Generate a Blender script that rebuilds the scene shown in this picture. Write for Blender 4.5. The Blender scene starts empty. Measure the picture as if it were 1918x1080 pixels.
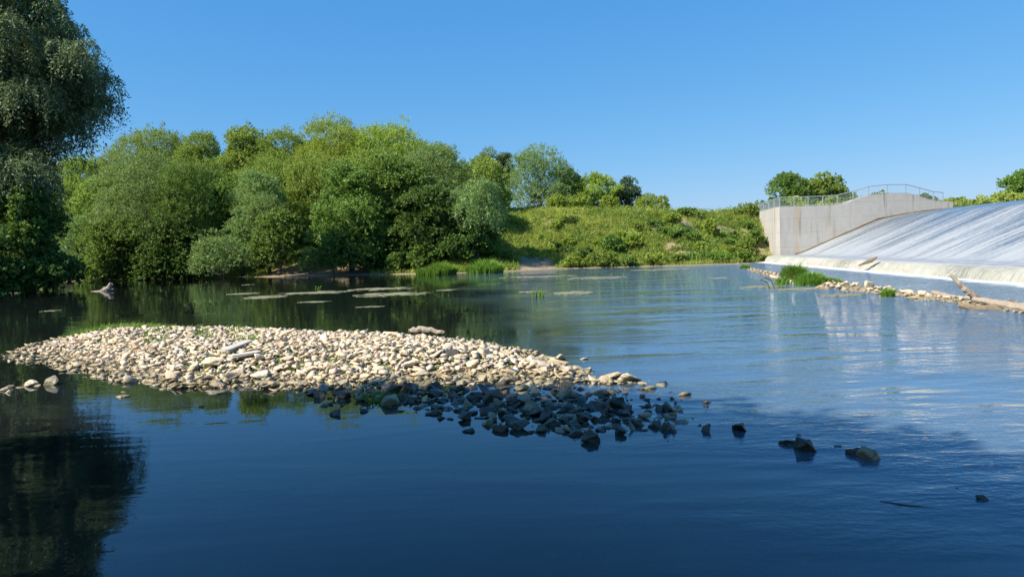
import bpy, bmesh, math, random
import numpy as np
from mathutils import Vector, Matrix, noise as mnoise
R = math.radians
rng = np.random.default_rng(7)
random.seed(7)
sc = bpy.context.scene
COL = sc.collection
sc.render.engine = 'CYCLES'

# ------------------------------------------------------------------ camera
F_PX, H_CAM = 1370.0, 2.0
PITCH, ROLL = math.atan(72/1370.0), R(1.75)
R0 = np.array([1., 0, 0]); FW = np.array([0, math.cos(PITCH), -math.sin(PITCH)])
U0 = np.cross(R0, FW)
RT = R0*math.cos(ROLL) - U0*math.sin(ROLL)
UP = U0*math.cos(ROLL) + R0*math.sin(ROLL)
CAM = np.array([0., 0., H_CAM])
cd = bpy.data.cameras.new('camera'); co = bpy.data.objects.new('camera', cd); COL.objects.link(co)
cd.sensor_width = 36; cd.lens = F_PX/1918*36; cd.clip_end = 9000; cd.clip_start = 0.05
co.matrix_world = Matrix(((RT[0], UP[0], -FW[0], CAM[0]), (RT[1], UP[1], -FW[1], CAM[1]), (RT[2], UP[2], -FW[2], CAM[2]), (0, 0, 0, 1)))
sc.camera = co

def ray(px, py): return FW + (px-959)/F_PX*RT - (py-540)/F_PX*UP
def G(px, py, z=0.0):
    d = ray(px, py); t = (z-H_CAM)/d[2]; return CAM + d*t
def atD(px, py, D):
    d = ray(px, py); return CAM + d*(D/d[1])

# ------------------------------------------------------------------ noise
def vnoise(x, y, seed=0):
    x = np.asarray(x, float); y = np.asarray(y, float)
    xi = np.floor(x).astype(np.int64); yi = np.floor(y).astype(np.int64)
    fx = x-xi; fy = y-yi; fx = fx*fx*(3-2*fx); fy = fy*fy*(3-2*fy)
    def h(a, b):
        n = (a*374761393 + b*668265263 + seed*1442695041) & 0x7fffffff
        n = ((n ^ (n >> 13))*1274126177) & 0x7fffffff
        return ((n ^ (n >> 16)) & 0xffff)/65535.0
    a = h(xi, yi); b = h(xi+1, yi); c = h(xi, yi+1); d = h(xi+1, yi+1)
    return (a*(1-fx)+b*fx)*(1-fy) + (c*(1-fx)+d*fx)*fy
def fbm(x, y, seed=0, o=4):
    s = 0; a = .5
    for i in range(o): s = s + a*vnoise(np.asarray(x)*2**i, np.asarray(y)*2**i, seed+i*7); a *= .5
    return s
def sstep(a, b, x): t = np.clip((x-a)/(b-a), 0, 1); return t*t*(3-2*t)

def poly_sd(x, y, P):          # signed distance, positive inside
    x = np.asarray(x, float); y = np.asarray(y, float)
    P = np.asarray(P); n = len(P); d = np.full(x.shape, 1e18); ins = np.zeros(x.shape, bool)
    for i in range(n):
        a = P[i]; b = P[(i+1) % n]; ex, ey = b-a
        t = np.clip(((x-a[0])*ex+(y-a[1])*ey)/(ex*ex+ey*ey+1e-12), 0, 1)
        d = np.minimum(d, (x-a[0]-t*ex)**2+(y-a[1]-t*ey)**2)
        c = ((a[1] > y) != (b[1] > y)) & (x < ex*(y-a[1])/(ey if abs(ey) > 1e-12 else 1e-12)+a[0])
        ins ^= c
    d = np.sqrt(d); return np.where(ins, d, -d)

def gp(pts): return [tuple(G(a, b)[:2]) for a, b in pts]
# ------------------------------------------------------------------ terrain
FAR = gp([(0, 548), (50, 545), (110, 530), (180, 523), (260, 520), (400, 519), (500, 519), (600, 517), (680, 515), (850, 512), (950, 508), (1050, 503),
          (1200, 499), (1300, 497), (1390, 494)])
RIVER = [(-40, 30), (-41, 45)] + FAR + [(26.5, 75.5), (40, 75.6), (60, 75), (60, -90), (-2, -90), (8, -22), (9, -2), (4, 1.9), (-5, 1.6), (-14, 0), (-30, -5), (-42, 8)]
BAR = [tuple(G(a, b, .12)[:2]) for a, b in [(5, 655), (60, 636), (150, 616), (300, 610), (500, 612), (700, 618), (830, 624), (905, 631), (1000, 647), (1050, 667)]] + gp([ (1075, 690),
          (1110, 706), (1205, 714), (1195, 720), (1120, 717), (1000, 715), (850, 717), (700, 726), (560, 730), (450, 724), (330, 728), (250, 716), (170, 704), (120, 690), (10, 668)])
SHOAL = gp([(560, 728), (1215, 712), (1300, 745), (1290, 800), (1120, 835), (940, 815), (850, 790), (700, 775), (570, 755)])
LEFTSHOAL = gp([(-60, 712), (100, 702), (120, 722), (-60, 740)])
RIDGE = gp([(1385, 497), (1440, 508), (1560, 528), (1720, 548), (1930, 572), (2050, 585), (2050, 600), (1880, 582), (1700, 558), (1560, 543), (1480, 528), (1400, 508)])
LIP0, LIPK = 18.4, 0.1093
def s_of(x, y): return x - (LIP0 + LIPK*y)
CH_S = [-1.0, -.72, -.62, -.5, -.3, 0., .6, 2.5, 3.1, 11, 14, 16.5, 18.5, 21, 24]
CH_Z = [-.3, -.05, .15, .36, .54, .61, .63, .64, .78, 3.98, 4.5, 4.78, 4.88, 4.9, 4.9]
def ground_z(x, y):
    x = np.asarray(x, float); y = np.asarray(y, float)
    d = poly_sd(x, y, RIVER)
    nz = fbm(x*.25, y*.25, 3)-.47
    bed = -np.clip(.05+.16*d, 0, .75) + .12*(fbm(x*.7, y*.7, 11)-.5)
    bed = np.minimum(bed, -.03)
    # deep calm pool close to the camera and on the left, shallow stony run at the right
    shal = sstep(1, 9, x)*sstep(2, 10, y)
    bed = bed*(1-.45*shal)
    dd = -d
    ht = np.interp(x, [-60, -30, -18, -6, 2, 12, 26, 40], [3.0, 3.5, 4.2, 6.2, 6.4, 5.8, 5.4, 5.3])
    prof = sstep(.6, np.interp(x, [-20, 0, 10, 26], [20, 17, 15, 12]), dd)
    bank = .05*np.clip(dd, 0, 1.5)+.02 + prof*ht*(1+.10*nz) + .5*nz*sstep(1, 5, dd)
    # near bank, where the camera stands
    near = (y < 12) & (x > -60)
    bn = .03 + .16*np.clip(dd, 0, 6) + .3*nz*sstep(.5, 4, dd)
    bank = np.where(y < 25, bn + 2.0*sstep(6, 40, dd), bank)
    far = sstep(110, 240, np.hypot(x, y)); bank = bank*(1-far) + 5.0*far
    z = np.where(d > 0, bed, bank)
    for P, top, wd in ((BAR, .25, 2.2), (SHOAL, -.005, 1.2), (LEFTSHOAL, -.04, .5), (RIDGE, .16, 1.4)):
        q = poly_sd(x, y, P)
        base = np.where(q > 0, -.03 + (top+.03)*sstep(0, wd, q)*(.8+.5*fbm(x*.4, y*.4, 51)), -.03+.28*q)
        z = np.where((q > -2.5) & (d > 0), np.maximum(z, base + .04*(fbm(x*1.5, y*1.5, 21)-.5)*(q > 0)), z)
    s = s_of(x, y)
    w = (s > -.4) & (y < 75.6)
    cz = np.interp(s, CH_S, CH_Z)-.75
    z = np.where(w, cz, z)
    z = np.where(w & (s > 19), 3.2, z)
    up = (y >= 75.6) & (x > 46.5+(y-75.6)*.7) & (y < 108)
    z = np.where(up & (x < 400), 3.2, z)
    land = (y >= 75.6) & (x > 28.4+(y-75)*.15) & ~up
    z = np.where(land & (y < 108) & (x < 90), 5.25+.3*nz, z)
    z = np.where((y >= 108) & (x > 30), np.maximum(z, 5.4), z)
    return z
def gz(x, y): return float(ground_z(np.array([x]), np.array([y]))[0])
def hit(px, py, tmin=30, tmax=200):
    d = ray(px, py); t = np.arange(tmin, tmax, .1)
    X = CAM[0]+d[0]*t; Y = CAM[1]+d[1]*t; Z = CAM[2]+d[2]*t
    g = ground_z(X, Y); k = np.argmax(Z < g)
    return np.array([X[k], Y[k], g[k]])

# ------------------------------------------------------------------ object helpers
def tag(o, label=None, cat=None, group=None, kind=None):
    if label: o['label'] = label
    if cat: o['category'] = cat
    if group: o['group'] = group
    if kind: o['kind'] = kind
    return o
def empty(name, loc, rz=0.):
    o = bpy.data.objects.new(name, None); COL.objects.link(o); o.location = loc; o.rotation_euler = (0, 0, rz); return o
def link(name, me, mat, parent=None, loc=None):
    o = bpy.data.objects.new(name, me); COL.objects.link(o)
    if mat and not me.materials: me.materials.append(mat)
    if parent: o.parent = parent
    if loc is not None: o.location = loc
    return o
def np_mesh(name, V, Fc, smooth=False, tint=None, uv=None):
    """V (n,3); Fc (m,k) same-size faces"""
    V = np.ascontiguousarray(V, dtype=np.float32); Fc = np.ascontiguousarray(Fc, dtype=np.int32)
    me = bpy.data.meshes.new(name); m, k = Fc.shape
    me.vertices.add(len(V)); me.vertices.foreach_set('co', V.ravel())
    me.loops.add(m*k); me.loops.foreach_set('vertex_index', Fc.ravel())
    me.polygons.add(m); me.polygons.foreach_set('loop_start', np.arange(0, m*k, k, dtype=np.int32))
    if smooth: me.polygons.foreach_set('use_smooth', np.ones(m, bool))
    me.update(calc_edges=True); me.validate()
    if tint is not None:
        a = me.attributes.new('tint', 'FLOAT', 'POINT'); a.data.foreach_set('value', np.ascontiguousarray(tint, dtype=np.float32))
    if uv is not None:
        l = me.uv_layers.new(name='flow'); l.data.foreach_set('uv', np.ascontiguousarray(uv[Fc.ravel()], dtype=np.float32).ravel())
    return me
def grid_mesh(name, X, Y, Z, smooth=True, wrap=False, uv=None):
    n, m = X.shape
    V = np.stack([X, Y, Z], -1).reshape(-1, 3)
    i = np.arange(n-1)[:, None]; j = np.arange(m if wrap else m-1)[None, :]; j2 = (j+1) % m
    Fc = np.stack([i*m+j, i*m+j2, (i+1)*m+j2, (i+1)*m+j], -1).reshape(-1, 4)
    return np_mesh(name, V, Fc, smooth, uv=uv)
class MB:
    def __init__(s): s.bm = bmesh.new()
    def box(s, c, size, rz=0., bev=0.):
        m = Matrix.Translation(c) @ Matrix.Rotation(rz, 4, 'Z') @ Matrix.Diagonal((*size, 1))
        r = bmesh.ops.create_cube(s.bm, size=1, matrix=m)
        if bev: bmesh.ops.bevel(s.bm, geom=list({e for v in r['verts'] for e in v.link_edges}), offset=bev, segments=1, affect='EDGES')
    def tube(s, pts, rad, n=8, jit=0.):
        pts = [Vector(p) for p in pts]; rings = []
        for i, p in enumerate(pts):
            t = (pts[min(i+1, len(pts)-1)]-pts[max(i-1, 0)]).normalized()
            a = t.orthogonal().normalized() if i == 0 else (ax - t*ax.dot(t)).normalized()
            ax = a; b = t.cross(a)
            rings.append([s.bm.verts.new(p+(a*math.cos(k*2*math.pi/n)+b*math.sin(k*2*math.pi/n))*rad[i]*(1+random.uniform(-jit, jit))) for k in range(n)])
        for r0, r1 in zip(rings, rings[1:]):
            for k in range(n): s.bm.faces.new((r0[k], r0[(k+1) % n], r1[(k+1) % n], r1[k]))
        s.bm.faces.new(rings[0][::-1]); s.bm.faces.new(rings[-1])
    def build(s, name, mat, parent=None, smooth=False, loc=None):
        bmesh.ops.recalc_face_normals(s.bm, faces=s.bm.faces)
        me = bpy.data.meshes.new(name); s.bm.to_mesh(me); s.bm.free()
        if smooth:
            for p in me.polygons: p.use_smooth = True
        return link(name, me, mat, parent, loc)

# ------------------------------------------------------------------ materials
class NT:
    def __init__(s, name):
        s.m = bpy.data.materials.new(name); s.m.use_nodes = True; s.t = s.m.node_tree; s.t.nodes.clear()
        s.out = s.t.nodes.new('ShaderNodeOutputMaterial')
    def n(s, typ, **kw):
        nd = s.t.nodes.new('ShaderNode'+typ)
        for k, v in kw.items():
            if k in ('ins',): 
                for a, b in v.items(): s.set(nd, a, b)
            else: setattr(nd, k, v)
        return nd
    def set(s, nd, a, b):
        if isinstance(b, bpy.types.NodeSocket): s.t.links.new(b, nd.inputs[a])
        else:
            i = nd.inputs[a]
            if hasattr(i.default_value, '__len__') and not hasattr(b, '__len__'): b = (b,)*len(i.default_value)
            if hasattr(b, '__len__') and len(b) == 3 and len(i.default_value) == 4: b = (*b, 1)
            i.default_value = b
    def math(s, op, a, b=0., clamp=False, c=None):
        nd = s.n('Math', operation=op, use_clamp=clamp); s.set(nd, 0, a); s.set(nd, 1, b)
        if c is not None: s.set(nd, 2, c)
        return nd.outputs[0]
    def noise(s, vec, scale, detail=3, rough=.5, dist=0.):
        nd = s.n('TexNoise'); s.set(nd, 'Scale', scale); s.set(nd, 'Detail', detail); s.set(nd, 'Roughness', rough); s.set(nd, 'Distortion', dist)
        if vec is not None: s.set(nd, 'Vector', vec)
        return nd.outputs['Fac']
    def mapr(s, v, a, b, c=0., d=1., smooth=True):
        nd = s.n('MapRange', interpolation_type='SMOOTHSTEP' if smooth else 'LINEAR'); s.set(nd, 0, v); s.set(nd, 1, a); s.set(nd, 2, b); s.set(nd, 3, c); s.set(nd, 4, d)
        return nd.outputs[0]
    def mix(s, f, a, b, blend='MIX'):
        nd = s.n('Mix', data_type='RGBA', blend_type=blend); s.set(nd, 0, f); s.set(nd, 6, a); s.set(nd, 7, b); return nd.outputs[2]
    def scalev(s, vec, sv, rz=0.):
        nd = s.n('Mapping'); s.set(nd, 'Vector', vec); s.set(nd, 'Scale', sv); nd.inputs['Rotation'].default_value = (0, 0, rz); return nd.outputs[0]
    def pos(s): return s.n('NewGeometry').outputs['Position']
    def xyz(s, v):
        nd = s.n('SeparateXYZ'); s.set(nd, 0, v); return nd.outputs
    def bump(s, h, strength, dist, normal=None):
        nd = s.n('Bump'); s.set(nd, 'Height', h); s.set(nd, 'Strength', strength); s.set(nd, 'Distance', dist)
        if normal is not None: s.set(nd, 'Normal', normal)
        return nd.outputs[0]
    def attr(s, name): return s.n('Attribute', attribute_name=name).outputs['Fac']
    def bsdf(s, **kw):
        nd = s.n('BsdfPrincipled')
        for k, v in kw.items(): s.set(nd, k.replace('_', ' '), v)
        return nd.outputs[0]
    def done(s, sh): s.t.links.new(sh, s.out.inputs[0]); return s.m

def leaf_mat(name, ca, cb, transl=.35, rough=.55, gloss=.25):
    t = NT(name); f = t.attr('tint'); r = t.n('ObjectInfo').outputs['Random']
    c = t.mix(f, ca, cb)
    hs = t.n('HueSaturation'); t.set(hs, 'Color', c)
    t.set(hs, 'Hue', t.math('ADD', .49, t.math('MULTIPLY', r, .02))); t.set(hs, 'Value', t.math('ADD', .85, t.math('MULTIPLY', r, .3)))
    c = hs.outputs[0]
    p = t.bsdf(Base_Color=c, Roughness=rough); 
    t.t.nodes[-1] if False else None
    for nd in t.t.nodes:
        if nd.type == 'BSDF_PRINCIPLED': nd.inputs['Specular IOR Level'].default_value = gloss
    tr = t.n('BsdfTranslucent'); t.set(tr, 'Color', t.mix(.5, c, (cb[0]*1.5, cb[1]*1.5, cb[2]*.8)))
    mx = t.n('MixShader'); t.set(mx, 0, transl); t.set(mx, 1, p); t.set(mx, 2, tr.outputs[0])
    return t.done(mx.outputs[0])
LM = {
 'maple': leaf_mat('maple_leaves', (.060, .125, .026), (.20, .30, .060)),
 'bright': leaf_mat('bright_leaves', (.14, .215, .032), (.35, .43, .075), .4),
 'locust': leaf_mat('yellow_green_leaves', (.110, .18, .034), (.29, .38, .078), .4),
 'willow': leaf_mat('silver_willow_leaves', (.100, .170, .045), (.26, .36, .12), .3, .5),
 'weeping': leaf_mat('grey_willow_leaves', (.050, .085, .035), (.17, .225, .11), .3, .5),
 'dark': leaf_mat('dark_leaves', (.032, .072, .014), (.12, .20, .038), .25),  # dark greens; on the trees labelled shaded they also carry the shade
 'blue': leaf_mat('blue_green_leaves', (.05, .10, .045), (.13, .20, .10), .2),
 'grass': leaf_mat('grass_blades', (.16, .225, .040), (.44, .475, .12), .4),
 'reed': leaf_mat('sedge_blades', (.085, .17, .02), (.20, .33, .05), .35),
}
def bark_mat(name='bark', a=(.06, .045, .032), b=(.17, .14, .11)):
    t = NT(name); co_ = t.n('TexCoord').outputs['Object']
    nf = t.noise(t.scalev(co_, (6, 6, 1.2)), 3, 5, .65)
    return t.done(t.bsdf(Base_Color=t.mix(nf, a, b), Roughness=.9, Normal=t.bump(nf, .8, .03)))
BARK = bark_mat()
DRIFT = bark_mat('weathered_wood', (.18, .14, .10), (.44, .36, .275))
DRIFTD = bark_mat('wet_wood', (.10, .07, .04), (.30, .23, .14))

def rock_mat(name, cols, wet=True, dark=False):
    t = NT(name); f = t.attr('tint'); oi = t.n('ObjectInfo').outputs['Random']
    co_ = t.n('TexCoord').outputs['Object']; p = t.pos()
    f = t.math('FRACT', t.math('ADD', f, t.math('MULTIPLY', oi, 7.31)))
    cr = t.n('ValToRGB'); t.set(cr, 0, f); e = cr.color_ramp.elements
    while len(e) < len(cols): e.new(.5)
    for i, c in enumerate(cols): e[i].position = i/(len(cols)-1); e[i].color = (*c, 1)
    cr.color_ramp.interpolation = 'LINEAR'
    n1 = t.noise(p, 9, 5, .6); n2 = t.noise(p, 45, 4, .6)
    c = t.mix(t.mapr(n1, .35, .7, 0, .55), cr.outputs[0], t.mix(1., cr.outputs[0], (.62, .56, .48), 'MULTIPLY'))
    c = t.mix(t.mapr(n2, .45, .65, 0, .25), c, t.mix(1., c, (1.15, 1.12, 1.05), 'MULTIPLY'))
    z = t.math('ADD', t.xyz(p)[2], t.math('MULTIPLY', t.math('SUBTRACT', n1, .5), .10))
    w = t.mapr(z, .04, .13, 1, 0)        # algae-stained, wet band near the water line
    alg = t.mix(n2, (.16, .125, .045), (.30, .24, .11)) if not dark else t.mix(n2, (.030, .028, .015), (.06, .055, .03))
    c = t.mix(t.math('MULTIPLY', w, .75), c, alg)
    ro = t.mapr(w, 0, 1, .85, .35)
    nb = t.bump(n2, .5, .012, t.bump(n1, .6, .04))
    return t.done(t.bsdf(Base_Color=c, Roughness=ro, Normal=nb))
RIDGER = rock_mat('ridge_stone', [(.36, .31, .24), (.50, .43, .33), (.28, .24, .19), (.60, .52, .41), (.24, .20, .15)])
PALE = rock_mat('pale_limestone', [(.62, .48, .31), (.70, .58, .40), (.54, .45, .34), (.80, .70, .54), (.64, .48, .34), (.46, .39, .30), (.70, .54, .33), (.52, .44, .34)])
DARKR = rock_mat('dark_wet_rock', [(.035, .032, .026), (.075, .064, .048), (.025, .023, .019), (.15, .13, .10), (.05, .042, .028)], dark=True)
GREYR = rock_mat('grey_rock', [(.20, .175, .14), (.33, .295, .24), (.13, .115, .09)])
BRICKR = rock_mat('red_brick_fragment', [(.42, .14, .08), (.38, .12, .07)])

def ground_mat():
    t = NT('river_ground'); p = t.pos(); x, y, z = t.xyz(p)
    n1 = t.noise(p, .35, 4, .6); n2 = t.noise(p, 3.5, 4, .6); n3 = t.noise(p, 14, 3, .6)
    soil = t.mix(n2, (.20, .14, .08), (.40, .30, .19)); soil = t.mix(t.mapr(y, 24, 30, .8, 0), soil, t.mix(n3, (.30, .23, .14), (.52, .42, .28)))
    green = t.mix(n2, (.05, .085, .015), (.10, .14, .03))
    g = t.mix(t.mapr(t.noise(p, .5, 4, .6), .42, .52), soil, green)
    beach = t.math('MULTIPLY', t.mapr(x, -28, -24), t.mapr(x, -16, -13, 1, 0)); beach2 = t.math('MULTIPLY', t.mapr(x, 0, 1), t.mapr(x, 3.5, 5, 1, 0))
    bm_ = t.math('MULTIPLY', t.math('MAXIMUM', beach, beach2), t.mapr(z, .5, 1.1, 1, 0))
    g = t.mix(t.mapr(z, .03, .09, 0, 1), soil, g); g = t.mix(bm_, g, soil)
    # river bed: olive silt, paler stones
    vo = t.n('TexVoronoi'); t.set(vo, 'Vector', p); t.set(vo, 'Scale', 4.5)
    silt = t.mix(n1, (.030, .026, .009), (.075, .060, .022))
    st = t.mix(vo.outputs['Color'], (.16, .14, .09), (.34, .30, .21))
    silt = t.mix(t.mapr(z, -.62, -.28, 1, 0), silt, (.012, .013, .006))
    stm = t.math('MULTIPLY', t.mapr(n2, .45, .6), t.mapr(x, 0, 8, .25, 1))
    bed = t.mix(stm, silt, st)
    bed = t.mix(t.mapr(z, -.22, -.02, 0, .6), bed, t.mix(n3, (.20, .16, .07), (.36, .30, .17)))
    c = t.mix(t.mapr(z, -.03, .06), bed, g)
    return t.done(t.bsdf(Base_Color=c, Roughness=.95, Normal=t.bump(n3, .5, .05, t.bump(n2, .5, .12))))
GROUND = ground_mat()

def water_mat():
    t = NT('river_water'); p = t.pos(); x, y, z = t.xyz(p)
    # calm pool on the left and near the camera, lively current on the right
    wob = t.noise(p, .12, 2)
    xm = t.math('ADD', x, t.math('MULTIPLY', t.math('SUBTRACT', wob, .5), 8))
    line = t.math('ADD', xm, t.math('MULTIPLY', y, -.18))
    cur = t.mapr(xm, -.5, 9)
    cur2 = t.mapr(t.math('ADD', xm, t.math('MULTIPLY', y, .12)), 0, 6.5)
    big = t.noise(t.scalev(p, (.6, 1.3, 1), R(-14)), 1.3, 3, .55, .6)
    mid = t.noise(t.scalev(p, (.6, 1.6, 1), R(-14)), 4.2, 3, .55, .5)
    sml = t.noise(t.scalev(p, (1, 1.3, 1)), 14, 2, .5)
    h = t.math('ADD', t.math('MULTIPLY', big, t.math('ADD', .0024, t.math('MULTIPLY', cur, .036))),
               t.math('ADD', t.math('MULTIPLY', mid, t.math('ADD', .0006, t.math('MULTIPLY', cur, .014))),
                      t.math('MULTIPLY', sml, t.math('ADD', .00015, t.math('MULTIPLY', cur2, .0034)))))
    s = t.math('SUBTRACT', x, t.math('ADD', LIP0-.7, t.math('MULTIPLY', y, LIPK)))   # 0 at the sill, negative downstream
    calm_ = t.mapr(t.noise(t.scalev(p, (.35, 1., 1), R(-14)), .45, 3, .6, .4), .38, .62, .25, 1.9)
    h = t.math('MULTIPLY', h, calm_)
    rough = t.noise(t.scalev(p, (1., 1.2, 1)), 2.6, 4, .6, .5)
    h = t.math('ADD', h, t.math('MULTIPLY', rough, t.mapr(s, -14, -3, 0, .34)))
    nb = t.bump(h, 1., 1.)
    fr = t.n('Fresnel'); t.set(fr, 'IOR', 1.42); t.set(fr, 'Normal', nb)
    gl = t.n('BsdfGlossy'); t.set(gl, 'Roughness', .015); t.set(gl, 'Color', (.86, .93, 1.)); t.set(gl, 'Normal', nb)
    tr = t.n('BsdfTransparent'); t.set(tr, 'Color', t.mix(cur2, (.62, .66, .42), (.72, .80, .74)))
    murk_sky = t.n('BsdfDiffuse'); t.set(murk_sky, 'Color', t.mix(cur2, (.030, .035, .034), (.15, .24, .33)))  # turbid water; the pale blue on the right also stands in for reflected sky
    mm = t.n('MixShader'); t.set(mm, 0, t.mapr(cur2, 0, 1, .30, .52)); t.set(mm, 1, tr.outputs[0]); t.set(mm, 2, murk_sky.outputs[0])
    ms = t.n('MixShader'); t.set(ms, 0, fr.outputs[0]); t.set(ms, 1, mm.outputs[0]); t.set(ms, 2, gl.outputs[0])
    # foam at the foot of the sill and scattered riffle flecks
    s = t.math('SUBTRACT', x, t.math('ADD', LIP0-.7, t.math('MULTIPLY', y, LIPK)))   # 0 at the sill, negative downstream
    fn = t.noise(t.scalev(p, (.8, 1.2, 1), R(-6)), 1.3, 6, .7, .6)
    band = t.mapr(t.math('ADD', s, t.math('MULTIPLY', t.math('SUBTRACT', fn, .5), 3.2)), -1.7, -.5)
    zone = t.math('MULTIPLY', t.mapr(t.math('ADD', line, 0), 4, 12), t.mapr(t.noise(p, .25, 2), .45, .62))
    fl = t.math('MULTIPLY', t.mapr(t.noise(t.scalev(p, (.8, 2.6, 1), R(-12)), 1.9, 6, .7, .8), .565, .67), zone)
    tr2 = t.math('MULTIPLY', t.mapr(s, -9, -1.5), t.mapr(fn, .62, .74))
    foam = t.math('MINIMUM', 1., t.math('ADD', t.math('ADD', band, t.math('MULTIPLY', fl, .8)), t.math('MULTIPLY', tr2, .6)), True)
    fd = t.n('BsdfDiffuse'); t.set(fd, 'Color', (.62, .64, .64)); t.set(fd, 'Normal', t.bump(fn, .8, .12))
    mf = t.n('MixShader'); t.set(mf, 0, foam); t.set(mf, 1, ms.outputs[0]); t.set(mf, 2, fd.outputs[0])
    return t.done(mf.outputs[0])
WATER = water_mat()

def spill_mat():
    t = NT('spilling_water'); uv = t.n('UVMap', uv_map='flow').outputs[0]; s, y, _ = t.xyz(uv)
    v = t.scalev(uv, (.055, .9, 1)); 
    a = t.noise(v, 1.0, 4, .6, .15); b = t.noise(t.scalev(uv, (.22, 3.2, 1)), 1.3, 5, .65, .2); c = t.noise(t.scalev(uv, (1.5, 4, 1)), 2.5, 4, .7, .3)
    wide = t.noise(t.scalev(uv, (.03, .28, 1)), 1.0, 2)
    st = t.math('ADD', t.math('ADD', t.math('MULTIPLY', a, .34), t.math('MULTIPLY', b, .36)), t.math('ADD', t.math('MULTIPLY', wide, .28), t.math('MULTIPLY', c, .26)))
    # whiter as the sheet speeds up: clear glassy at the crest, white at the toe
    lo = t.mapr(s, 3, 17.5, .46, .68, False)
    fc = t.mapr(st, lo, t.math('ADD', lo, .19), .04, .95)
    crest = t.mapr(t.math('ADD', s, t.math('MULTIPLY', a, 3.)), 14.8, 17.6, 1, 0)
    fc = t.math('MULTIPLY', fc, crest)
    casc = t.mapr(s, -.25, .15, 1, 0)                      # the little fall over the sill
    cs = t.noise(t.scalev(uv, (1.2, 4.2, 1)), 2.2, 6, .8, .6)
    patch = t.noise(t.scalev(uv, (.05, .16, 1)), 1., 2)
    fcc = t.mapr(t.math('ADD', t.math('MULTIPLY', cs, .7), t.math('MULTIPLY', patch, .45)), .40, .62, .12, .97)
    apr = t.math('MULTIPLY', t.mapr(s, -.1, .3), t.mapr(s, 2.2, 2.9, 1, 0))
    fa = t.mapr(t.noise(t.scalev(uv, (.5, .8, 1)), 2, 4, .6), .35, .6, .35, .9)
    f = t.n('Mix', data_type='FLOAT'); t.set(f, 0, casc); t.set(f, 2, fc); t.set(f, 3, fcc)
    f2 = t.n('Mix', data_type='FLOAT'); t.set(f2, 0, apr); t.set(f2, 2, f.outputs[0]); t.set(f2, 3, fa); foam = f2.outputs[0]
    h = t.math('ADD', t.math('MULTIPLY', b, .07), t.math('ADD', t.math('MULTIPLY', c, .03), t.math('MULTIPLY', cs, t.math('MULTIPLY', casc, .10))))
    nb = t.bump(h, 1., 1.)
    wet = t.bsdf(Base_Color=t.mix(casc, (.065, .085, .105), (.10, .10, .06)), Roughness=.12, Normal=nb)
    fo = t.bsdf(Base_Color=t.mix(casc, (.34, .355, .36), (.47, .46, .38)), Roughness=.6, Normal=nb)
    ms = t.n('MixShader'); t.set(ms, 0, foam); t.set(ms, 1, wet); t.set(ms, 2, fo)
    return t.done(ms.outputs[0])
SPILL = spill_mat()
def pool_mat():
    t = NT('still_water'); p = t.pos(); n = t.noise(p, 2., 3)
    return t.done(t.bsdf(Base_Color=(.03, .05, .05), Roughness=.05, Normal=t.bump(n, 1., .02)))
def concrete_mat():
    t = NT('concrete'); p = t.pos(); x, y, z = t.xyz(p)
    n1 = t.noise(p, .5, 4, .6); n2 = t.noise(p, 6, 5, .6)
    run = t.noise(t.scalev(p, (1.6, 1.6, .14)), 1.1, 4, .6, .3)
    c = t.mix(n1, (.36, .34, .30), (.47, .45, .41))
    c = t.mix(t.mapr(n2, .4, .7, 0, .3), c, (.34, .31, .27)); c = t.mix(t.mapr(t.noise(p, .9, 5, .7, .5), .5, .62, 0, .22), c, (.52, .50, .47))
    c = t.mix(t.math('MULTIPLY', t.mapr(run, .53, .68, 0, .65), t.mapr(z, .5, 6.5, .5, 1)), c, (.17, .15, .125))
    c = t.mix(t.mapr(run, .28, .42, .45, 0), c, (.48, .47, .45))
    c = t.mix(t.mapr(t.noise(t.scalev(p, (1, 1, .2)), .8, 3), .55, .68, 0, .6), c, (.42, .32, .19))
    br = t.n('TexBrick'); cx = t.n('CombineXYZ'); t.set(cx, 0, x); t.set(cx, 1, z); t.set(br, 'Vector', cx.outputs[0])
    t.set(br, 'Scale', 1.); t.set(br, 'Brick Width', 2.9); t.set(br, 'Row Height', 1.45); t.set(br, 'Mortar Size', .014); t.set(br, 'Mortar Smooth', .4); br.offset = 0
    c = t.mix(t.mapr(t.math('ADD', z, t.math('MULTIPLY', n1, 1.2)), .8, 2.2, .5, 0), c, (.30, .27, .20))
    c = t.mix(t.math('MULTIPLY', br.outputs['Fac'], .75), c, (.24, .21, .18))
    # rusty damp band along the waterline
    return t.done(t.bsdf(Base_Color=c, Roughness=.9, Normal=t.bump(n2, .4, .03)))
CONC = concrete_mat()
def plain(name, c, ro=.6, metal=0.):
    t = NT(name); n = t.noise(t.n('TexCoord').outputs['Object'], 8, 4)
    return t.done(t.bsdf(Base_Color=t.mix(n, tuple(v*.75 for v in c), tuple(min(1, v*1.15) for v in c)), Roughness=ro, Metallic=metal))
GALV = plain('galvanised_steel', (.34, .39, .42), .5, .2)
ALGAE = plain('dried_algae', (.22, .21, .12), .9)
PLANK = plain('grey_white_plank', (.50, .45, .37), .85)
STAIN = plain('rusty_mud', (.22, .15, .08), .95)

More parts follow.
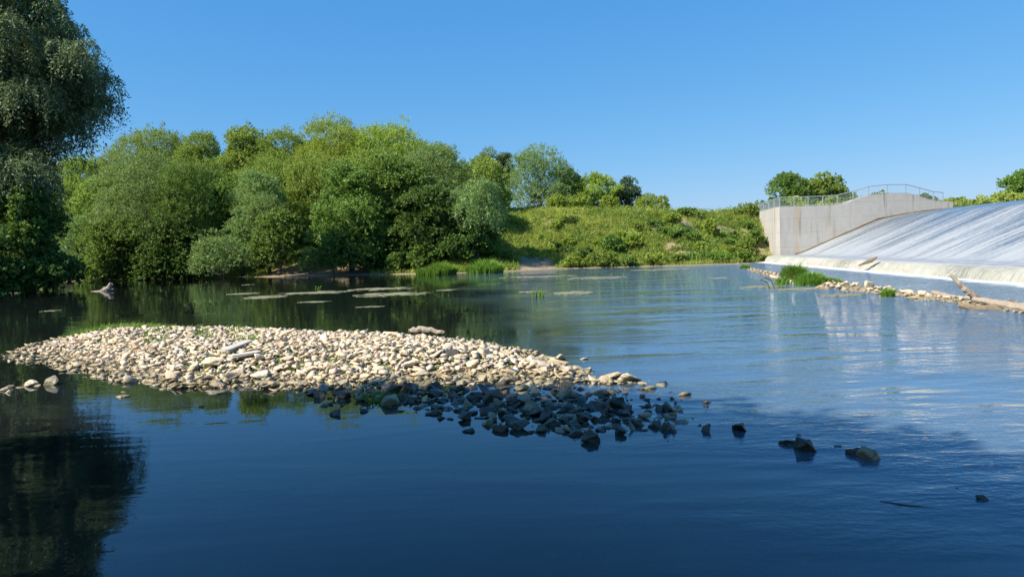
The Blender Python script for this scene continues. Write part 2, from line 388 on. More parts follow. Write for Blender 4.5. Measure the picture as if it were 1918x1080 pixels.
# ------------------------------------------------------------------ ground, water
ang = np.concatenate([np.arange(-58, 58, .3), np.arange(58, 302, 3.)])
rad = np.concatenate([[0.01], np.arange(.6, 26, .22), np.arange(26, 125, .6), 125*1.12**np.arange(1, 36)])
A, Rr = np.meshgrid(np.radians(ang), rad)
GX = np.sin(A)*Rr; GY = np.cos(A)*Rr
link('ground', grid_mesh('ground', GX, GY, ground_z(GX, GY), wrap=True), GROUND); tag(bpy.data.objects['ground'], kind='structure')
m = MB(); v = [m.bm.verts.new(c) for c in ((-90, -60, 0), (16.5, -60, 0), (26.2, 75.8, 0), (26.2, 100, 0), (-90, 100, 0))]; m.bm.faces.new(v)
tag(m.build('river_water', WATER), kind='structure')
m = MB(); v = [m.bm.verts.new(c) for c in ((30, -60, 4.86), (420, -60, 4.86), (420, 112, 4.86), (44, 112, 4.86), (44, 75.6, 4.86), (LIP0+20+LIPK*75.6, 75.6, 4.86), (LIP0+20-LIPK*60, -60, 4.86))]
m.bm.verts.remove(v[0]); m.bm.faces.new(v[1:])
tag(m.build('reservoir_water', pool_mat()), kind='structure')

# spilling water: one sheet over crest, chute, apron and sill
sv = np.concatenate([np.arange(-1.0, .6, .05), np.arange(.6, 24, .25)]); yv = np.concatenate([np.arange(-60, 20, 1.5), np.arange(20, 75.3, .12), [75.3]])
S, Yv = np.meshgrid(sv, yv, indexing='ij')
from_z = np.interp(S, CH_S, CH_Z)
# rounded lip
k = np.array([.1, .2, .4, .2, .1])
amp = np.interp(S, [-1.0, -.8, -.3, 0, .5, 3, 6, 14, 18, 19], [.0, .10, .08, .02, .01, .02, .05, .05, .02, .006])
Zs = from_z + amp*(fbm(S*.25+2, Yv*1.6, 5)-.5)*2
off = np.where(S < .1, .22*(fbm(S*1.5, Yv*.7, 9)-.5)*2*sstep(.1, -.7, S) + .8*(fbm(Yv*.12, Yv*0+3, 15)-.5)*sstep(.1, -.7, S), 0)
Xs = LIP0+LIPK*Yv+S+off
link('spillway_water', grid_mesh('spillway_water', Xs, Yv, Zs, uv=np.stack([S, Yv], -1).reshape(-1, 2)), SPILL); tag(bpy.data.objects['spillway_water'], kind='structure')
# concrete weir body under the sheet
m = MB(); prof = [(-.7, -.8)]+[(s, z-.14) for s, z in zip(CH_S, CH_Z) if s >= -.6 and s < 19]+[(19, 3.), (-.7, -1.6)]
for yy in (-60, 75.0):
    pass
va = [m.bm.verts.new((LIP0-LIPK*60+s, -60, z)) for s, z in prof]; vb = [m.bm.verts.new((LIP0+LIPK*74.98+s, 74.98, z)) for s, z in prof]
for i in range(len(prof)): j = (i+1) % len(prof); m.bm.faces.new((va[i], va[j], vb[j], vb[i]))
m.bm.faces.new(va); m.bm.faces.new(vb[::-1])
tag(m.build('weir', CONC), 'long concrete weir carrying the white spilling water down to the river', 'weir')

# ------------------------------------------------------------------ wing wall
wall = tag(empty('retaining_wall', (27.6, 75.0, 0)), 'pale stained concrete wing wall with humped top beside the spillway', 'wall')
top = [(27.6, 5.56), (33.2, 5.57), (34.0, 5.66), (34.8, 5.86), (35.6, 6.13), (36.4, 6.37), (37.2, 6.49), (38.2, 6.55), (39.5, 6.57), (40.5, 6.54), (41.2, 6.41), (42, 6.13), (42.8, 5.86), (43.5, 5.67), (44.2, 5.58), (45.3, 5.56)]
def wall_top(x): return float(np.interp(x, [a for a, b in top], [b for a, b in top]))
m = MB()
def loopf(pts2, y): return [m.bm.verts.new((a-27.6, y-75.0, b)) for a, b in pts2]
P2 = [(27.6, -1.)]+top+[(45.3, -1.)]
a = loopf(P2, 75.0); b = loopf(P2, 76.3)
for i in range(len(P2)): j = (i+1) % len(P2); m.bm.faces.new((a[i], a[j], b[j], b[i]))
m.bm.faces.new(a); m.bm.faces.new(b[::-1])
m.build('face_wall', CONC, wall)
m = MB(); q = [(0.003, 1.3), (1.55, 11.5), (2.6, 11.5), (1.1, 1.3)]
lo_ = [m.bm.verts.new((x_, y_, -1)) for x_, y_ in q]; hi_ = [m.bm.verts.new((x_, y_, 5.56)) for x_, y_ in q]
for i in range(4): j = (i+1) % 4; m.bm.faces.new((lo_[i], lo_[j], hi_[j], hi_[i]))
m.bm.faces.new(lo_[::-1]); m.bm.faces.new(hi_); m.build('return_wall', CONC, wall)
# damp rusty seam where the wall meets the water
sp = [(s, z) for s, z in zip(CH_S, CH_Z) if -.3 <= s <= 19]
m = MB(); pts = [(LIP0+LIPK*75+s-27.6, -.03, z+.05+.03*math.sin(s*3)) for s, z in sp if LIP0+LIPK*75+s > 27.7 and LIP0+LIPK*75+s < 45.2]
pp = []
for p0, p1 in zip(pts, pts[1:]):
    n_ = max(2, int((p1[0]-p0[0])/.4))
    for i in range(n_): t_ = i/n_; pp.append(tuple(p0[k]+(p1[k]-p0[k])*t_ for k in range(3)))
pp.append(pts[-1]); m.tube(pp, [.045+.035*random.random() for _ in pp], 6, .3); m.build('waterline_stain', STAIN, wall)

rail = tag(empty('railing', (27.6, 75.0, 0)), 'galvanised steel railing with thin bars along the top of the concrete wall', 'railing')
pathr = [(1.65, 11.3, 5.56)] + [(.12+(1.53)*t_, .25+11.05*t_, 5.56) for t_ in (.75, .5, .25)] + [(.1, .25, 5.56)] + [(x_-27.6, .25, wall_top(x_)) for x_ in (29.15, 30.6, 32.1, 33.6, 35.2, 36.8, 38.7, 40.6, 42., 43.4, 44.4)]
HR = .95
for p_ in pathr:
    m = MB(); m.box((p_[0], p_[1], p_[2]+HR/2), (.07, .07, HR)); m.build('post', GALV, rail)
for p0, p1 in zip(pathr, pathr[1:]):
    p0 = Vector(p0); p1 = Vector(p1); d = p1-p0; L = d.length; m = MB()
    m.tube([p0+Vector((0, 0, HR)), p1+Vector((0, 0, HR))], [.04, .04], 6)
    m.tube([p0+Vector((0, 0, .10)), p1+Vector((0, 0, .10))], [.025, .025], 5)
    n_ = int(L/.13)
    for i in range(1, n_):
        q_ = p0+d*(i/n_); m.tube([q_+Vector((0, 0, .10)), q_+Vector((0, 0, HR))], [.008, .008], 4)
    m.build('railing_panel', GALV, rail)

# ------------------------------------------------------------------ foliage
def sphere_dirs(n):
    v = rng.normal(size=(n, 3)); return v/np.linalg.norm(v, axis=1)[:, None]
def nrm(v): return v/(np.linalg.norm(v, axis=-1, keepdims=True)+1e-9)
KP = {  # sprig length, axis bias up, outward weight, leaf len, leaf width ratio, leaves per sprig, random
 'maple':  dict(sl=.45, up=.35, out=.9, ll=.20, lw=.75, n=9, rnd=.7),
 'bright': dict(sl=.50, up=.6, out=.8, ll=.19, lw=.6, n=9, rnd=.7),
 'locust': dict(sl=.62, up=.8, out=.7, ll=.19, lw=.5, n=12, rnd=.5),
 'willow': dict(sl=.42, up=.5, out=.8, ll=.18, lw=.36, n=12, rnd=.8),
 'weeping': dict(sl=1.9, up=-1.5, out=.35, ll=.28, lw=.30, n=22, rnd=.25),
 'droop':  dict(sl=1.1, up=-.9, out=.6, ll=.22, lw=.28, n=15, rnd=.4),
 'dark':   dict(sl=.45, up=.3, out=.9, ll=.22, lw=.75, n=9, rnd=.7),
 'blue':   dict(sl=.5, up=.3, out=.9, ll=.2, lw=.5, n=10, rnd=.7),
}
def crown_mesh(name, w, h, kind, zlo=.12, dens=420, nl=None, lob=(.13, .26), leafs=1., dp=None, lobes=None):
    k = KP[kind]; dp = dp or w*.9
    rc = min(1., max(.35, (w+h)/16))
    H = h*(1-zlo)
    nl = nl or int(20+ w*h*.36)
    if lobes is None:
        th = rng.uniform(0, 2*np.pi, nl); zz = rng.uniform(0, 1, nl)**.85
        pr = np.where(zz > .45, np.sqrt(np.clip(1-((zz-.45)/.58)**2, 0, 1)), .82+.18*zz/.45)
        ra = pr*rng.uniform(.25, 1., nl)**.5*rng.uniform(.85, 1.1, nl)
        lr = rng.uniform(lob[0], lob[1], nl)*min(w, H)*(1-.35*zz)
        cx = np.cos(th)*ra*(w/2-lr*.8); cy = np.sin(th)*ra*(dp/2-lr*.8); cz = zlo*h+lr*.6+zz*(H-lr*1.5)
        top_i = np.argmax(zz); cz[top_i] = h-lr[top_i]*.95; cx[top_i] *= .3
        # squarer shoulders for bushes
        L = np.stack([cx, cy, cz], 1)
    else:
        L = np.array([l[:3] for l in lobes], float); lr = np.array([l[3] for l in lobes], float); nl = len(L)
    if lobes is None and h > 4:      # leading shoots break the outline
        ns_ = int(10+nl*.25); js = rng.choice(np.argsort(-L[:, 2])[:max(6, nl//2)], ns_)
        dv = nrm(rng.normal(size=(ns_, 3))*.55+np.array([0, 0, .8])); up_ = rng.uniform(.75, 1.35, ns_)
        L2 = L[js]+dv*(lr[js]*up_)[:, None]; r2_ = lr[js]*rng.uniform(.16, .34, ns_); L2[:, 2] = np.minimum(L2[:, 2], h*1.02)
        L = np.concatenate([L, L2]); lr = np.concatenate([lr, r2_]); nl = len(L)
    area = lr**2; tot = dens*w*H*1.15
    ns = np.maximum(6, (area/area.sum()*tot/k['n'])).astype(int)
    idx = np.repeat(np.arange(nl), ns); N = len(idx)
    d = sphere_dirs(N); d[:, 2] = np.where(d[:, 2] < -.3, -d[:, 2]*.6, d[:, 2]); d = nrm(d)
    r = lr[idx]*(.68+.36*rng.random(N)**.7)*(1+.18*np.sin(d[:, 0]*5+idx)*np.cos(d[:, 1]*5+d[:, 2]*4))
    sq = np.array([1.1, 1.1, .85])
    base = L[idx]+d*sq*r[:, None]
    # thin out sprigs buried deep inside other lobes
    deep = np.zeros(N)
    for j in range(nl):
        q = np.linalg.norm((base-L[j])/(sq*lr[j]), axis=1); deep += (q < .55)
    keep = (deep == 0) | (rng.random(N) < .25)
    base = base[keep]; d = d[keep]; idx = idx[keep]; N = len(base)
    ax = nrm(d*k['out']+np.array([0, 0, k['up']])+rng.normal(size=(N, 3))*k['rnd']*.5)
    sl = k['sl']*rc*(.6+.8*rng.random(N))
    n = k['n']; t = (np.arange(n)+.5)/n
    t = np.clip(t[None, :]+rng.normal(size=(N, n))*.04, 0, 1.1)
    if kind in ('weeping', 'droop'):   # strands arc outward, then hang
        p = base[:, None]+ d[:, None]*np.array([1, 1, .4])*(sl*.45)[:, None, None]*(1-(1-t[..., None])**2) + np.array([0, 0, -1.])*(sl[:, None]*t**1.5)[..., None]
        axl = nrm(np.stack([d[:, None, 0]*(1-t), d[:, None, 1]*(1-t), -t-.15], -1))
    else:
        p = base[:, None]+ax[:, None]*(sl[:, None]*t)[..., None]; axl = np.repeat(ax[:, None], n, 1)
    p = p+rng.normal(size=p.shape)*.05*rc
    M = N*n; p = p.reshape(M, 3); axl = axl.reshape(M, 3); dd = np.repeat(d, n, 0)
    ll = k['ll']*leafs*(.6+.8*rng.random(M)); lw = ll*k['lw']*(.8+.4*rng.random(M))
    # leaf direction leaves the twig at an angle; leaf normal leans outward/up
    ld = nrm(axl*.7+rng.normal(size=(M, 3))*.6)
    nn = nrm(dd*.55+np.array([0, 0, .45])+rng.normal(size=(M, 3))*.55)
    sd = nrm(np.cross(ld, nn)); 
    mid = p+ld*(ll*.5)[:, None]
    V = np.stack([p, mid+sd*(lw*.5)[:, None], p+ld*ll[:, None], mid-sd*(lw*.5)[:, None]], 1).reshape(-1, 3)
    Fc = np.arange(M*4).reshape(M, 4)
    # colour: leaf to leaf, twig to twig and bough to bough
    lt = rng.random(nl)[idx]; tw = rng.random(N)
    tint = np.clip(.15+.35*np.repeat(lt, n)+.25*np.repeat(tw, n)+.3*rng.random(M), 0, 1)
    return np_mesh(name, V, Fc, tint=np.repeat(tint, 4)), L, lr
def trunk_obj(root, w, h, L, lr, r=None, mat=None, nb=10):
    r = r or max(.05, .018*h+.03); m = MB(); zt = h*.55
    pts = [(0, 0, -.5)]; x_ = y_ = 0
    for i in range(1, 6):
        x_ += random.uniform(-.03, .03)*h*.4; y_ += random.uniform(-.03, .03)*h*.4; pts.append((x_, y_, zt*i/5))
    m.tube(pts, [r*1.35]+[r*(1-.13*i) for i in range(1, 6)], 8, .08)
    o = np.argsort(-lr)[:nb]
    for j in o:
        zb = min(zt*.95, max(.15*h, L[j][2]*.55)); k_ = zb/zt*5; i0 = min(4, int(k_)); a_ = Vector(pts[i0]).lerp(Vector(pts[i0+1]), min(1, k_-i0)) if i0 > 0 else Vector((0, 0, zb))
        b_ = Vector(L[j]); mid = a_.lerp(b_, .5)+Vector((random.uniform(-.1, .1)*w*.3, random.uniform(-.1, .1)*w*.3, -.04*h))
        m.tube([a_, mid, b_], [r*.45, r*.28, r*.08], 5, .05)
    m.build('trunk', mat or BARK, root, True)
def tree(name, label, cat, kind, px, D, top_py, wpx, low=.1, dens=420, mat=None, group=None, z0=None, trunk=True, dpt=None, leafs=1., lob=(.13, .26)):
    P = atD(px, top_py, D); x_, y_ = P[0], D
    zb = gz(x_, y_) if z0 is None else z0
    h = P[2]-zb; w = wpx/F_PX*D*1.22
    root = tag(empty(name, (x_, y_, zb)), label, cat, group)
    me, L, lr = crown_mesh('crown', w, h, kind, low, dens, dp=dpt, leafs=leafs, lob=lob)
    link('crown', me, LM[mat or kind] if (mat or kind) in LM else LM['willow'], root)
    if trunk: trunk_obj(root, w, h, L, lr)
    return root

GF = 'trees of the riverside wood'
# (name, label, category, kind, px, D, top_py, wpx, low, mat)
T = [
 # back rows on the rise behind
 ('broadleaf_tree', 'light green tree partly hidden behind the hanging grey willow at the far left', 'locust', 150, 100, 296, 110, .05, 'locust'),
 ('broadleaf_tree', 'feathery yellow-green tree with a flat crown, left end of the wood skyline', 'locust', 275, 104, 243, 170, .05, 'locust'),
 ('broadleaf_tree', 'upright light green tree just left of the notch in the wood skyline', 'locust', 372, 102, 252, 95, .05, 'locust'),
 ('broadleaf_tree', 'tall green tree with pointed shoots just right of the notch in the wood skyline', 'maple', 458, 100, 236, 95, .05, 'locust'),
 ('broadleaf_tree', 'light green tree between the pointed-shoot tree and the tallest trees', 'locust', 530, 99, 248, 110, .05, 'locust'),
 ('broadleaf_tree', 'tallest yellow-green tree of the wood, left half of the highest hump', 'locust', 625, 98, 221, 150, .05, 'bright'),
 ('broadleaf_tree', 'tall yellow-green tree forming the right shoulder of the highest hump', 'locust', 725, 96, 231, 140, .05, 'bright'),
 ('broadleaf_tree', 'green tree stepping down right of the tallest trees', 'locust', 800, 94, 268, 110, .05, 'locust'),
 ('broadleaf_tree', 'bright green tree behind the drooping silvery willow', 'bright', 900, 88, 296, 100, .05, 'locust'),
 ('poplar_tree', 'grey-blue treetop rising behind the wood, left of the tall silvery willow', 'blue', 915, 118, 280, 60, .05, 'willow'),
 ('poplar_tree', 'dark blue-green treetop between the grey treetop and the tall silvery willow', 'blue', 945, 120, 290, 34, .05, 'blue'),
 ('willow_tree', 'tall silvery willow standing alone on the crest of the grassy slope', 'willow', 1010, 96, 268, 108, .0, 'willow'),
 ('broadleaf_tree', 'dark tree filling the gap right of the tall silvery willow', 'dark', 1062, 99, 318, 60, .0, 'dark'),
 ('broadleaf_tree', 'bright green rounded tree on the slope crest right of the tall silvery willow', 'bright', 1112, 97, 329, 92, .0, 'bright'),
 ('conifer_tree', 'grey-green narrow tree at the right end of the crest row', 'blue', 1176, 97, 335, 48, .0, 'blue'),
 # middle rows
 ('broadleaf_tree', 'mid green tree in the second row behind the left grey willow', 'maple', 200, 92, 330, 130, .05, 'locust'),
 ('broadleaf_tree', 'dark green tree in the shaded hollow between the lobed willow and round-headed willow', 'dark', 400, 90, 320, 110, .05, 'maple'),
 ('broadleaf_tree', 'mid green tree above the round grey bush', 'locust', 500, 92, 300, 140, .05, 'locust'),
 ('broadleaf_tree', 'sunlit green tree below the highest hump, left side', 'locust', 600, 90, 290, 140, .05, 'locust'),
 ('broadleaf_tree', 'sunlit green tree below the highest hump, right side', 'bright', 700, 87, 280, 150, .05, 'locust'),
 ('willow_tree', 'silvery green willow leaning over the dark mass of trees', 'willow', 812, 80, 272, 125, .15, 'willow'),
 ('broadleaf_tree', 'shaded tree behind the drooping silvery willow near the slope', 'dark', 870, 82, 350, 120, .0, 'dark'),
 # front rows
 ('willow_tree', 'large grey-green willow with many rounded lobes at the left of the wood', 'willow', 262, 84, 285, 165, .03, 'willow'),
 ('broadleaf_tree', 'grey-green rounded tree right of the large many-lobed willow', 'willow', 345, 82, 300, 110, .03, 'maple'),
 ('broadleaf_tree', 'low maple with layered bright leaves beneath the large grey-green willow', 'maple', 215, 80, 410, 120, .0, 'maple'),
 ('broadleaf_tree', 'dark leafy tree over the water below the rounded grey-green tree', 'dark', 325, 79, 400, 110, .0, 'dark'),
 ('willow_tree', 'round-headed grey willow between the notch and the highest hump', 'willow', 480, 84, 322, 100, .1, 'willow'),
 ('broadleaf_tree', 'leafy column tree standing at the water, bright green on its left side', 'maple', 650, 75, 305, 130, .0, 'maple'),
 ('broadleaf_tree', 'dense green tree right of the leafy column tree', 'maple', 735, 77, 288, 130, .05, 'maple'),
 ('broadleaf_tree', 'dark tree with deep shade beneath, overhanging the sedge clumps', 'dark', 800, 75, 350, 140, .0, 'dark'),
 ('willow_tree', 'drooping silvery willow at the right end of the wood', 'droop', 890, 73, 328, 82, .34, 'willow'),
 ('broadleaf_tree', 'low shaded tree under the drooping silvery willow', 'dark', 885, 74, 415, 100, .0, 'dark'),
]
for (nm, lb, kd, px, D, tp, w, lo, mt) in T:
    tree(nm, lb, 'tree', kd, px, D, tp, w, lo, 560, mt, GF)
# a second layer that closes the wood from behind
for i, px in enumerate(range(60, 900, 75)):
    tp = float(np.interp(px, [60, 150, 275, 372, 412, 458, 530, 625, 725, 800, 900], [330, 320, 265, 275, 290, 255, 265, 240, 250, 290, 310]))
    tree('broadleaf_tree', 'green tree deep inside the wood, glimpsed between the crowns in front', 'tree', 'dark', px, 112, tp+14, 110, 0, 260, 'maple', 'trees deep inside the wood', leafs=1.3)

B = [
 ('bush', 'grey-green willow bush with a rounded top at the left inlet', 'willow', 140, 82, 405, 70, 'willow'),
 ('bush', 'broad grey-green willow bush leaning over the water left of the sandy beach', 'willow', 415, 76, 437, 105, 'willow'),
 ('bush', 'small round grey willow bush on the left, halfway up below the round-headed willow', 'willow', 448, 79, 388, 55, 'willow'),
 ('bush', 'round grey willow bush on the right, just below the round-headed willow', 'willow', 498, 79, 362, 66, 'willow'),
 ('bush', 'leafy maple bush above the sandy beach', 'maple', 520, 77, 395, 85, 'maple'),
 ('bush', 'dark leafy bush at the back of the sandy beach', 'maple', 560, 78, 425, 60, 'dark'),
 ('bush', 'thin upright grey-green bush between the beach and the leafy column tree', 'willow', 578, 75, 462, 36, 'willow'),
 ('bush', 'glossy leafy bush at the foot of the leafy column tree', 'maple', 660, 73, 412, 90, 'maple'),
 ('bush', 'pale green bush hugging the left foot of the leafy column tree', 'bright', 622, 73, 450, 50, 'maple'),
 ('bush', 'small lit bush in the deep shade right of the leafy column tree', 'maple', 738, 71.5, 472, 26, 'maple'),
 ('bush', 'lit green bush in the shade behind the left sedge clump', 'maple', 790, 71.5, 452, 44, 'maple'),
 ('bush', 'shaded leafy bush behind the larger sedge clump', 'dark', 850, 71.5, 440, 70, 'dark'),
 ('bush', 'shaded bush at the foot of the dark tree mass', 'dark', 715, 73.5, 440, 70, 'dark'),
 ('bush', 'round grey-olive bush on the crest beside the tall silvery willow', 'willow', 1048, 92, 341, 42, 'willow'),
 ('bush', 'bright shrub at the foot of the round grey-olive bush', 'bright', 1042, 90, 364, 36, 'bright'),
 ('bush', 'bright small shrub below the rounded tree on the crest', 'bright', 1085, 90, 362, 40, 'bright'),
 ('bush', 'pale yellow-green shrub left of the narrow grey-green tree', 'bright', 1140, 91, 366, 34, 'bright'),
 ('bush', 'pale green shrub at the right end of the crest row', 'locust', 1212, 92, 364, 40, 'bright'),
 ('bush', 'last low pale shrub where the crest row meets the sky', 'locust', 1238, 91, 369, 30, 'bright'),
 ('bush', 'dark rounded bush halfway down the grassy slope', 'dark', 1148, 76.5, 440, 36, 'maple'),
 ('bush', 'low dark shrub below left of the rounded bush on the slope', 'dark', 1098, 75, 462, 26, 'dark'),
 ('bush', 'yellowish weed clump right of the rounded bush on the slope', 'bright', 1182, 77, 440, 30, 'bright'),
 ('bush', 'light green leafy shrub on the right of the slope below the path', 'bright', 1258, 80, 402, 44, 'bright'),
 ('bush', 'dark green shrub under the light green leafy shrub', 'dark', 1272, 77, 430, 34, 'maple'),
 ('bush', 'shrub with dark underside beside the bare earth patch', 'dark', 1296, 76, 437, 30, 'maple'),
 ('bush', 'yellow flowering weed clump on the right part of the slope', 'bright', 1327, 80, 410, 18, 'bright'),
 ('bush', 'rounded green bush on the skyline near the concrete wall', 'locust', 1398, 86, 383, 44, 'locust'),
 ('bush', 'green shrub against the left edge of the concrete wall', 'maple', 1416, 80, 425, 20, 'maple'),
 ('bush', 'dark shrub hanging at the top left of the earth bank', 'dark', 1285, 84, 392, 50, 'maple'),
 ('bush', 'pale weed clump above the stones by the concrete wall', 'bright', 1365, 74, 462, 30, 'bright'),
 ('bush', 'bushy weeds on the bank between the bare patches', 'maple', 1395, 76, 440, 36, 'locust'),
 ('bush', 'low olive bush at the water under the bare streak', 'maple', 1270, 71.5, 476, 28, 'locust'),
 ('bush', 'bright green weed clump at the water beside the sandy gap', 'bright', 1075, 73, 483, 50, 'bright'),
 ('bush', 'tall leafy weeds at the water below the rounded slope bush', 'bright', 1130, 72.5, 470, 52, 'locust'),
 ('bush', 'light green weed clump at the water in the middle of the slope foot', 'bright', 1218, 72, 474, 46, 'bright'),
 ('bush', 'small shrub at the waterline right of the middle weed clump', 'maple', 1176, 72, 480, 26, 'maple'),
 ('bush', 'lush green clump on the shore near the stony point', 'bright', 1345, 71.5, 473, 40, 'reed'),
 ('bush', 'green clump beside the stony point below the wall', 'bright', 1385, 72.5, 473, 36, 'reed'),

 ('bush', 'low grey bush in the back of the inlet left of the rounded grey-green bush', 'willow', 100, 86, 425, 90, 'willow'),
 ('bush', 'dark low bush at the back of the inlet behind the stump', 'dark', 190, 83, 455, 100, 'maple'),
 ('bush', 'shaded bush overhanging the inlet below the maple', 'dark', 250, 79.5, 450, 90, 'dark'),
 ('bush', 'shaded bush at the waterline below the dark leafy tree', 'dark', 340, 78, 455, 100, 'dark'),
 ('bush', 'shaded low bush left of the broad leaning willow bush', 'dark', 290, 78, 465, 70, 'dark'),
 ('bush', 'tall light green bush filling the view between the willow and the inlet', 'locust', 60, 90, 350, 130, 'locust'),
 ('bush', 'dark low branches trailing in the water at the left edge', 'dark', 20, 53.2, 480, 150, 'dark'),
 ('bush', 'dark bush trailing over the water right of the left-edge tree', 'dark', 95, 60, 478, 90, 'dark'),
 ('bush', 'dark undergrowth under the dark overhanging tree behind the sedge', 'dark', 770, 73, 470, 80, 'dark'),
 ('bush', 'dark undergrowth right of the larger sedge clump', 'dark', 925, 74, 470, 60, 'dark'),
 ('bush', 'bright yellow-green bush at the waterline on the left inlet', 'bright', 238, 78, 503, 24, 'bright'),
]
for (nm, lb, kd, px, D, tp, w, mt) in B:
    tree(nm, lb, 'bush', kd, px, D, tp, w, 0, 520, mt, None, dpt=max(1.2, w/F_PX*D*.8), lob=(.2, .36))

random.seed(21)
for (lb_, mt_, n_, gr_) in (('low dark green weed clump scattered on the grassy slope', 'dark', 5, 'dark weed clumps on the slope'), ('low yellow-green weed clump scattered on the grassy slope', 'bright', 16, 'bright weed clumps on the slope'),
                       ('small leafy mid-green shrub scattered on the right part of the slope', 'maple', 9, 'mid-green shrubs on the right slope')):
    for i in range(n_):
        px = random.uniform(960 if mt_ != 'maple' else 1230, 1425); py = random.uniform(418, 486); q_ = hit(px, py, 55, 110)
        w_ = random.uniform(14, 34); h_ = random.uniform(7, 15)
        if q_[2] < .2: continue
        tree('weed_clump', lb_, 'weeds', 'maple', px, q_[1], py-h_, w_, 0, 480, mt_, gr_, dpt=1.4, lob=(.2, .36), trunk=False, z0=q_[2]-.1)
# big hanging willow at the left, built from boughs that follow its outline
def from_px(lst, D, rootp):
    out = []
    for (px, py, rp) in lst:
        dj = random.uniform(-4, 4); P = atD(px, py, D+dj); out.append((P[0]-rootp[0], P[1]-rootp[1], P[2]-rootp[2], rp*.84/F_PX*D))
    return out
D = 60.
P = atD(20, 500, D); rp = (P[0], D+1, gz(P[0], D+1))
lb = [(170, 195, 26), (195, 185, 20), (150, 150, 34), (120, 100, 40), (90, 60, 45), (60, 15, 48), (20, 10, 55), (30, -60, 60), (-40, -40, 70), (70, 110, 45), (100, 180, 40), (140, 215, 26), (60, 180, 45),
      (20, 120, 50), (10, 230, 50), (60, 240, 38), (40, 290, 35), (88, 250, 24), (-30, 200, 60), (-20, 300, 50), (10, 340, 40), (70, 310, 20), (95, 290, 12), (-80, 100, 80), (-90, 230, 70), (-70, 320, 60), (-60, -90, 70), (150, 110, 22), (175, 150, 18), (115, 60, 22), (95, 25, 20), (60, -30, 30),
      (120, 225, 16), (45, 60, 45), (-10, 60, 55), (-110, 0, 70), (180, 215, 12), (-50, 380, 50), (0, 395, 40), (150, 185, 26), (128, 165, 28), (30, 330, 60), (75, 280, 36), (88, 325, 18), (50, 150, 60), (0, 180, 60), (-30, 120, 70), (70, 200, 45), (105, 130, 45), (130, 130, 35), (0, 260, 55), (40, 360, 45)]
random.seed(5)
lb = [((a_-32 if b_ > 235 else a_-10) if a_ > 60 else a_, b_, c_) for a_, b_, c_ in lb]
ol = [(95, 0), (115, 20), (130, 48), (152, 78), (172, 108), (190, 138), (212, 168), (200, 198), (178, 216), (158, 222), (146, 240), (138, 262), (122, 275), (80, 285), (72, 315), (62, 335), (50, 350)]
for i in range(46):
    k_ = random.uniform(0, len(ol)-1.001); i0 = int(k_); f_ = k_-i0
    lb.append((ol[i0][0]*(1-f_)+ol[i0+1][0]*f_+random.gauss(-6, 7), ol[i0][1]*(1-f_)+ol[i0+1][1]*f_+random.gauss(0, 6), random.uniform(6, 15)))
lobes = from_px(lb, D, rp)
root = tag(empty('willow_tree', rp), 'huge shaded willow with hanging grey-green boughs cut by the left edge of the view', 'tree')
me, L, lr = crown_mesh('crown', 15, 26, 'weeping', .1, 640, lobes=lobes, leafs=1.0); link('crown', me, LM['weeping'], root)
m = MB(); top_ = Vector((-3, 1, 20)); m.tube([(-3, 1, -1), (-3.4, 1, 5), (-2.8, 1, 11), (-3, 1, 16), top_], [.75, .6, .48, .3, .12], 10, .06)
for l in L:
    a_ = Vector((-3, 1, min(17, max(4, l[2]*.6)))); b_ = Vector(l); m.tube([a_, a_.lerp(b_, .5)+Vector((0, 0, .8)), b_], [.2, .12, .03], 5)
m.build('trunk', BARK, root, True)
# dark maple under it and the trees of the left bank that shade it
tree('maple_tree', 'dark broad-leaved tree with few lit sprays, low beneath the hanging willow', 'tree', 'maple', 40, 56, 352, 130, 0, 620, 'dark', leafs=.9)  # the dark leaf material puts the shade under the willow into the colour
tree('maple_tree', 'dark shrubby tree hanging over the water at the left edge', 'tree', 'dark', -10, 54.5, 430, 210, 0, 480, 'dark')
def off_tree(label, x_, y_, w, h, kind, dens, low=.1, leafs=1.4):
    zb = gz(x_, y_); r_ = tag(empty('shade_tree', (x_, y_, zb)), label, 'tree')
    me_, L_, lr_ = crown_mesh('crown', w, h, kind, low, dens, leafs=leafs); link('crown', me_, LM['dark'], r_); trunk_obj(r_, w, h, L_, lr_)
tree('bush', 'lit maple spray with bright leaves above the dark left-edge tree', 'bush', 'maple', 50, 54.5, 354, 44, .45, 420, 'maple', dpt=3)  # sunlit top of the dark maple, its light put into paler leaf colour
off_tree('large tree on the left bank, outside the view, shading the hanging willow', -56, 52, 17, 24, 'maple', 200)
off_tree('tree on the left bank nearer the camera, outside the view', -52, 38, 15, 20, 'maple', 200)
# trees on the near bank behind the camera whose shade lies over the near water and the front rocks
SUN = Vector((-.86, -.42, 0)).normalized(); ELEV = R(43); SUNV = Vector((SUN.x*math.cos(ELEV), SUN.y*math.cos(ELEV), math.sin(ELEV)))
def shade_tree(label, cx, cy, hc, w, h, dens=260):
    """a tree whose crown centre at height hc throws its shade on (cx, cy)"""
    k_ = hc/math.tan(ELEV); x_ = cx+SUN.x*k_; y_ = cy+SUN.y*k_
    zb = gz(x_, y_); r_ = tag(empty('shade_tree', (x_, y_, zb)), label, 'tree')
    H_ = h*1.; me_, L_, lr_ = crown_mesh('crown', w, H_, 'maple', .3, dens, leafs=1.3); link('crown', me_, LM['dark'], r_); trunk_obj(r_, w, H_, L_, lr_)
rng = np.random.default_rng(99); random.seed(99)
shade_tree('broad tree on the near bank behind the camera, its shade lying over the near pool', -4.2, 1.5, 9.5, 13, 14, 420)
shade_tree('second broad tree on the near bank behind the camera, shading the front rocks', -1.7, 4.7, 9., 12.6, 13., 760)
shade_tree('tree on the near bank left of the camera, shading the left shallows', -9.0, 1.8, 9, 12, 13.5, 380)

